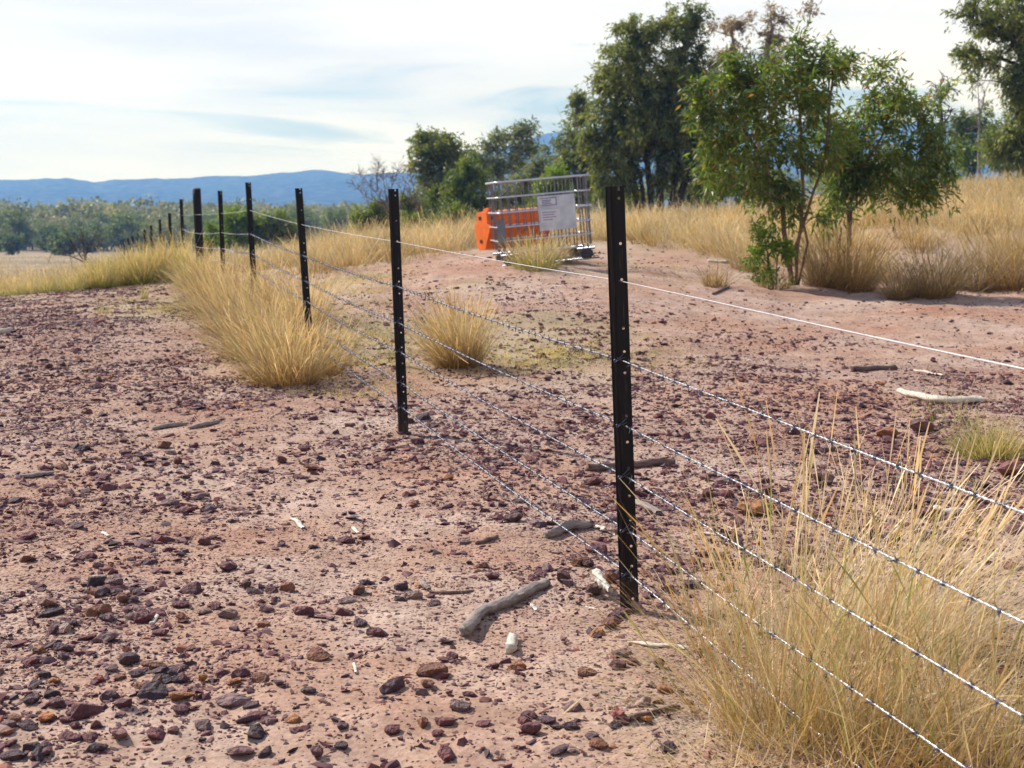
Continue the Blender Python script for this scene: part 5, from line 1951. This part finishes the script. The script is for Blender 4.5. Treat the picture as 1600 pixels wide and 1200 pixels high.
# ------------------------------------------------------------------ the far forest: four kinds, copied
def far_proto(name, seed, h, wd, material, nleaf, label):
    rng = np.random.default_rng(seed)
    e = empty(name, (0, 0, 0))
    nc = 16
    d = rng.normal(size=(nc, 3))
    d /= np.linalg.norm(d, axis=1, keepdims=True)
    cen = d * rng.uniform(.3, 1, (nc, 1)) * np.array([wd * .48, wd * .48, h * .42]) + np.array([0, 0, h * .48])
    tb = skeleton(rng, [[(0, 0, -.6), (rng.normal() * .2, 0, h * .15), (rng.normal() * .3, .1, h * .32)]], cen, h * .03)
    link('trunk', tb.mesh('trunk'), M_BARK_GREY, e)
    per = nleaf // nc
    c = np.repeat(cen, per, 0) + rng.normal(size=(nc * per, 3)) * wd * .12 * np.array([1, 1, .75])
    dd = rng.normal(size=(len(c), 3)) + np.array([0, 0, -.4])
    dd /= np.linalg.norm(dd, axis=1, keepdims=True)
    v, f = leaf_arrays(c, dd, .46 * rng.uniform(.6, 1.3, len(c)), .24 * rng.uniform(.7, 1.3, len(c)), rng)
    o = link('crown', mesh_np('crown', v, f), material, e)
    o['kind'] = 'stuff'
    remember(e)
    return e


KINDS_FAR = [('forest_tree', 601, 6.2, 5.6, M_LEAF_FAR, 2200, 'olive eucalypt standing in the forest front beyond the paddock'),
             ('forest_tree', 602, 7.6, 4.6, M_LEAF_FAR2, 2200, 'taller green eucalypt standing in the forest front beyond the paddock'),
             ('forest_tree', 603, 5.0, 5.4, M_LEAF_FAR2, 2000, 'low round green tree standing in the forest front beyond the paddock'),
             ('forest_tree', 604, 7.2, 6.4, M_LEAF_FAR, 2200, 'spreading pale eucalypt standing in the forest front beyond the paddock')]
protos = [far_proto(*k) for k in KINDS_FAR]
used = [False] * 4
FARL = ['olive eucalypt', 'tall green eucalypt', 'low round tree', 'spreading pale eucalypt']
rf = np.random.default_rng(77)
spots = []
for row, (Y, step) in enumerate([(222, 22), (240, 22), (262, 22), (290, 24)]):
    px = -60 + rf.uniform(0, 20)
    while px < 700:
        spots.append((px + rf.uniform(-6, 6), Y + rf.uniform(-8, 8)))
        px += step * rf.uniform(.7, 1.3)
for px, Y in spots:
    k = int(rf.integers(4))
    g = on_ground(px, Y)
    o = protos[k] if not used[k] else copy_tree(protos[k])
    used[k] = True
    o.location = g
    s = rf.uniform(.62, .98)
    o.scale = (s * rf.uniform(.9, 1.25), s, s * rf.uniform(.85, 1.05))
    o.rotation_euler = (0, 0, rf.uniform(0, 6.28))
    row = 'first row' if Y < 231 else ('second row' if Y < 251 else ('third row' if Y < 276 else 'rear row'))
    spot = ('at the left edge' if px < 60 else 'above the lone paddock bushes' if px < 130 else 'left of the small far pickets' if px < 200 else
            'behind the small far pickets' if px < 300 else 'behind the thick post and fifth picket' if px < 400 else
            'left of the third picket' if px < 470 else 'right of the third picket' if px < 560 else 'behind the bare tree')
    tag(o, '%s, %s of the far forest, %s' % (FARL[k], row, spot), 'tree', 'trees of the forest front beyond the paddock')

# the wood behind it, one mass climbing to the foot of the range
pv_, pf_, cn = [], [], 0
rw = np.random.default_rng(78)
M_ = 1250
yy = np.exp(rw.uniform(math.log(300), math.log(1150), M_))
xx = (rw.uniform(-350, 1000, M_) - 800) / F * yy
gz = H(xx, yy)
nl = 126
hh_ = rw.uniform(5, 9.5, M_) * (1 + .25 * (fbm(xx / 40, yy / 60, 3, 2) - .5))
c0 = np.stack([xx, yy, gz + hh_ * .58], -1)
sub = rw.normal(size=(M_, 7, 3))
sub /= np.linalg.norm(sub, axis=2, keepdims=True)
sub = sub * np.stack([hh_ * .34, hh_ * .34, hh_ * .24], -1)[:, None, :]
cc = c0[:, None, :] + sub
cc = np.repeat(cc, nl // 7, 1).reshape(-1, 3)
hs = np.repeat(hh_, (nl // 7) * 7)
cc = cc + rw.normal(size=cc.shape) * hs[:, None] * np.array([.11, .11, .09])
dd = rw.normal(size=cc.shape)
dd /= np.linalg.norm(dd, axis=1, keepdims=True)
v, f = leaf_arrays(cc, dd, hs * .13 * rw.uniform(.6, 1.3, len(cc)), hs * .09, rw)
tag(link('forest', mesh_np('forest', v, f), M_LEAF_FAR), 'hazy eucalypt forest rising behind the paddock to the blue range', 'forest', kind='stuff')
for px, py, Y, h, lab in ((20, 385, 200, 3.2, 'small round dark bush alone on the far paddock'), (92, 384, 190, 3.6, 'pair-like green bush on the far paddock before the forest'),
                          (103, 388, 186, 2.8, 'lower green bush touching its taller neighbour on the far paddock')):
    tree('bush', lab, 'bush', (px, py, Y), [[(px, py + 8), (px, py - 5)]], [(px, py - 4, h * 3.2, h * 3.0)], 30, 60, (.5, .25), M_LEAF_FAR2, M_BARK_DARK, .1, 620 + px, clump=.5, droop=.1)


# ------------------------------------------------------------------ wire cage of a bulk container
CW, CD, CH = 1.17, .95, .98
gl = on_ground(843, 18.0)
bl = P(774, 404, 18.0)
cage = empty('wire_cage', (P(848, 400, 18.5).x, 18.5, P(848, 400, 18.5).z), 'empty silver tube cage of a bulk container standing tilted on the dirt', 'cage')
cage.rotation_euler = (math.radians(0), math.radians(-5.0), math.radians(8))


def rounded_ring(z, rad, ins=0, sides=6):
    pts, r = [], .07
    for cx, cy, a0 in ((CW / 2 - r - ins, CD / 2 - r - ins, 0), (-CW / 2 + r + ins, CD / 2 - r - ins, 90), (-CW / 2 + r + ins, -CD / 2 + r + ins, 180), (CW / 2 - r - ins, -CD / 2 + r + ins, 270)):
        for a in (0, 22.5, 45, 67.5, 90):
            t = math.radians(a0 + a)
            pts.append((cx + r * math.cos(t), cy + r * math.sin(t), z))
    pts.append(pts[0])
    pts.append(pts[1])
    tb = Tubes()
    tb.add(pts, rad, sides, cap=False)
    return tb.mesh('rail')


for i, z in enumerate((.24, .41, .585, .77, .955)):
    link('rail', rounded_ring(z, .0125 if i == 4 else .0095), M_RAIL, cage)
bar = Tubes()
bar.add([(0, 0, .115), (0, 0, .95)], .0078, 6)
me_bar = bar.mesh('bar')
me_bar.materials.append(M_GALV)
xs_ = np.linspace(-CW / 2 + .06, CW / 2 - .06, 12)
for side in (-1, 1):
    for i, x in enumerate(xs_):
        if side < 0 and i in (6, 7, 8) and False:
            continue
        b = link('bar', me_bar, parent=cage)
        b.location = (x + (.012 if side > 0 else 0), side * (CD / 2 - .016), 0)
    for y in np.linspace(-CD / 2 + .16, CD / 2 - .16, 4):
        b = link('bar', me_bar, parent=cage)
        b.location = (side * (CW / 2 - .016), y, 0)
# identification plate with print
pm, pn, pl_, po = mat('label_plate')
pb = pn.new('ShaderNodeBsdfPrincipled')
pb.inputs['Roughness'].default_value = .45
pb.inputs['Metallic'].default_value = .3
tcp = pn.new('ShaderNodeTexCoord')
nzp = pn.new('ShaderNodeTexNoise')
nzp.inputs['Scale'].default_value = 7
rp = ramp(pn, [(.3, (.40, .44, .54)), (.7, (.60, .64, .72))])
pl_.new(tcp.outputs['Object'], nzp.inputs['Vector'])
pl_.new(nzp.outputs['Fac'], rp.inputs[0])
pl_.new(rp.outputs[0], pb.inputs['Base Color'])
pl_.new(pb.outputs[0], po.inputs[0])
pw, phh = .46, .42
plate = link('label_plate', box_mesh('label_plate', pw, .006, phh, .002), pm, cage)
plate.location = (.145, -CD / 2 - .010, .535)
M_LBLUE = simple_mat('label_blue_print', (.07, .09, .28), .5, 0, .1, 10, 0)
M_LWHITE = simple_mat('label_white_sheet', (.62, .62, .68), .5, 0, .05, 10, 0)
for nm, x, z, w, h, m in (('label_sheet', -.085, -.035, .24, .15, M_LWHITE), ('label_sheet', -.10, .135, .20, .085, M_LWHITE)):
    s = link(nm, box_mesh(nm, w, .002, h), m, plate)
    s.location = (x, -.0045, z)
for k, (x, z, w, h) in enumerate(((-.10, .18, .20, .008), (-.10, .095, .20, .008), (-.003, .137, .008, .09), (-.12, .155, .12, .009), (-.13, .135, .10, .009), (-.12, .115, .12, .009), (-.10, .01, .17, .007), (-.11, -.02, .15, .007), (-.10, -.05, .17, .007), (-.12, -.08, .12, .007))):
    s = link('print_line', box_mesh('print_line', w, .002, h), M_LBLUE, plate)
    s.location = (x, -.0068, z)
# side plate, floor tray, feet
s = link('side_plate', box_mesh('side_plate', .10, .012, .30, .004), M_DULL, cage)
s.location = (-CW / 2 + .03, -CD / 2 - .015, .36)
s = link('floor_tray', box_mesh('floor_tray', CW * .5, CD * .5, .012, .004), M_GALV, cage)
s.location = (.12, 0, .075)
for x, y in ((-CW / 2 + .12, -CD / 2 + .1), (CW / 2 - .10, -CD / 2 + .1), (CW / 2 - .10, CD / 2 - .1), (-CW / 2 + .12, CD / 2 - .1)):
    s = link('foot', box_mesh('foot', .15, .15, .11, .02), M_DARKPLASTIC, cage)
    s.location = (x, y, .0)
    t2 = Tubes()
    for dx in (-.03, .03):
        t2.add([(dx, 0, .05), (dx, 0, .12)], .012, 6)
    t2.add([(-.11, 0, .062), (.11, 0, .062)], .016, 6)
    c = link('foot_bracket', t2.mesh('foot_bracket'), M_GALV, s)
skid = Tubes()
for y in (-CD / 2 + .1, CD / 2 - .1):
    skid.add([(-CW / 2 + .02, y, -.062), (CW / 2 + .06, y, -.062)], .012, 6)
link('skid', skid.mesh('skid'), M_GALV, cage)

# ------------------------------------------------------------------ orange road barrier behind the cage
ob_ = P(757, 392, 19.2)
bar_e = empty('road_barrier', (ob_.x, ob_.y, ob_.z), 'orange ribbed plastic road barrier standing behind the cage', 'barrier')
bar_e.rotation_euler = (0, math.radians(-4), math.radians(35))
# end outline in the local y-z plane: narrow foot, wide shoulder, stepped top
prof = [(.10, 0), (-.02, .02), (-.16, .30), (-.17, .335), (-.10, .35), (-.10, .47), (-.06, .50), (.10, .50), (.14, .47), (.14, .35), (.20, .33), (.19, .28), (.16, .03)]
LB = 1.0
nseg = 30
v, f = [], []
for i in range(nseg + 1):
    x = LB * i / nseg
    rib = 0 if (i % 3 == 0 or i in (0, nseg)) else 1
    for (yy_, zz_) in prof:
        y2 = yy_
        if yy_ < 0 and .28 > zz_ > .0:
            y2 = yy_ + .0
        if rib and .0 < zz_ < .49:
            y2 = yy_ * (.88 if yy_ < 0 else .95)
        v.append((x, y2, zz_))
np_ = len(prof)
for i in range(nseg):
    for j in range(np_):
        a, b = i * np_ + j, i * np_ + (j + 1) % np_
        f.append((a, b, b + np_, a + np_))
f.append(tuple(range(np_))[::-1])
f.append(tuple(nseg * np_ + j for j in range(np_)))
me = bpy.data.meshes.new('barrier_body')
me.from_pydata(v, [], f)
bm = bmesh.new()
bm.from_mesh(me)
bmesh.ops.recalc_face_normals(bm, faces=bm.faces)
bm.to_mesh(me)
bm.free()
link('barrier_body', me, M_ORANGE, bar_e)
for z in (.42, .12):  # black plates paint the shade of recesses on the shell; nothing is hollowed
    s = link('recess_shade', box_mesh('recess_shade', .006, .06, .045, .002), M_DARKPLASTIC, bar_e)
    s.location = (-.002, .06, z)
    s = link('recess_shade', box_mesh('recess_shade', .05, .006, .045, .002), M_DARKPLASTIC, bar_e)
    s.location = (.09, -.102 if z > .4 else -.073, z)
s = link('lifting_lug', box_mesh('lifting_lug', .06, .10, .05, .01), M_ORANGE, bar_e)
s.location = (.10, .02, .52)
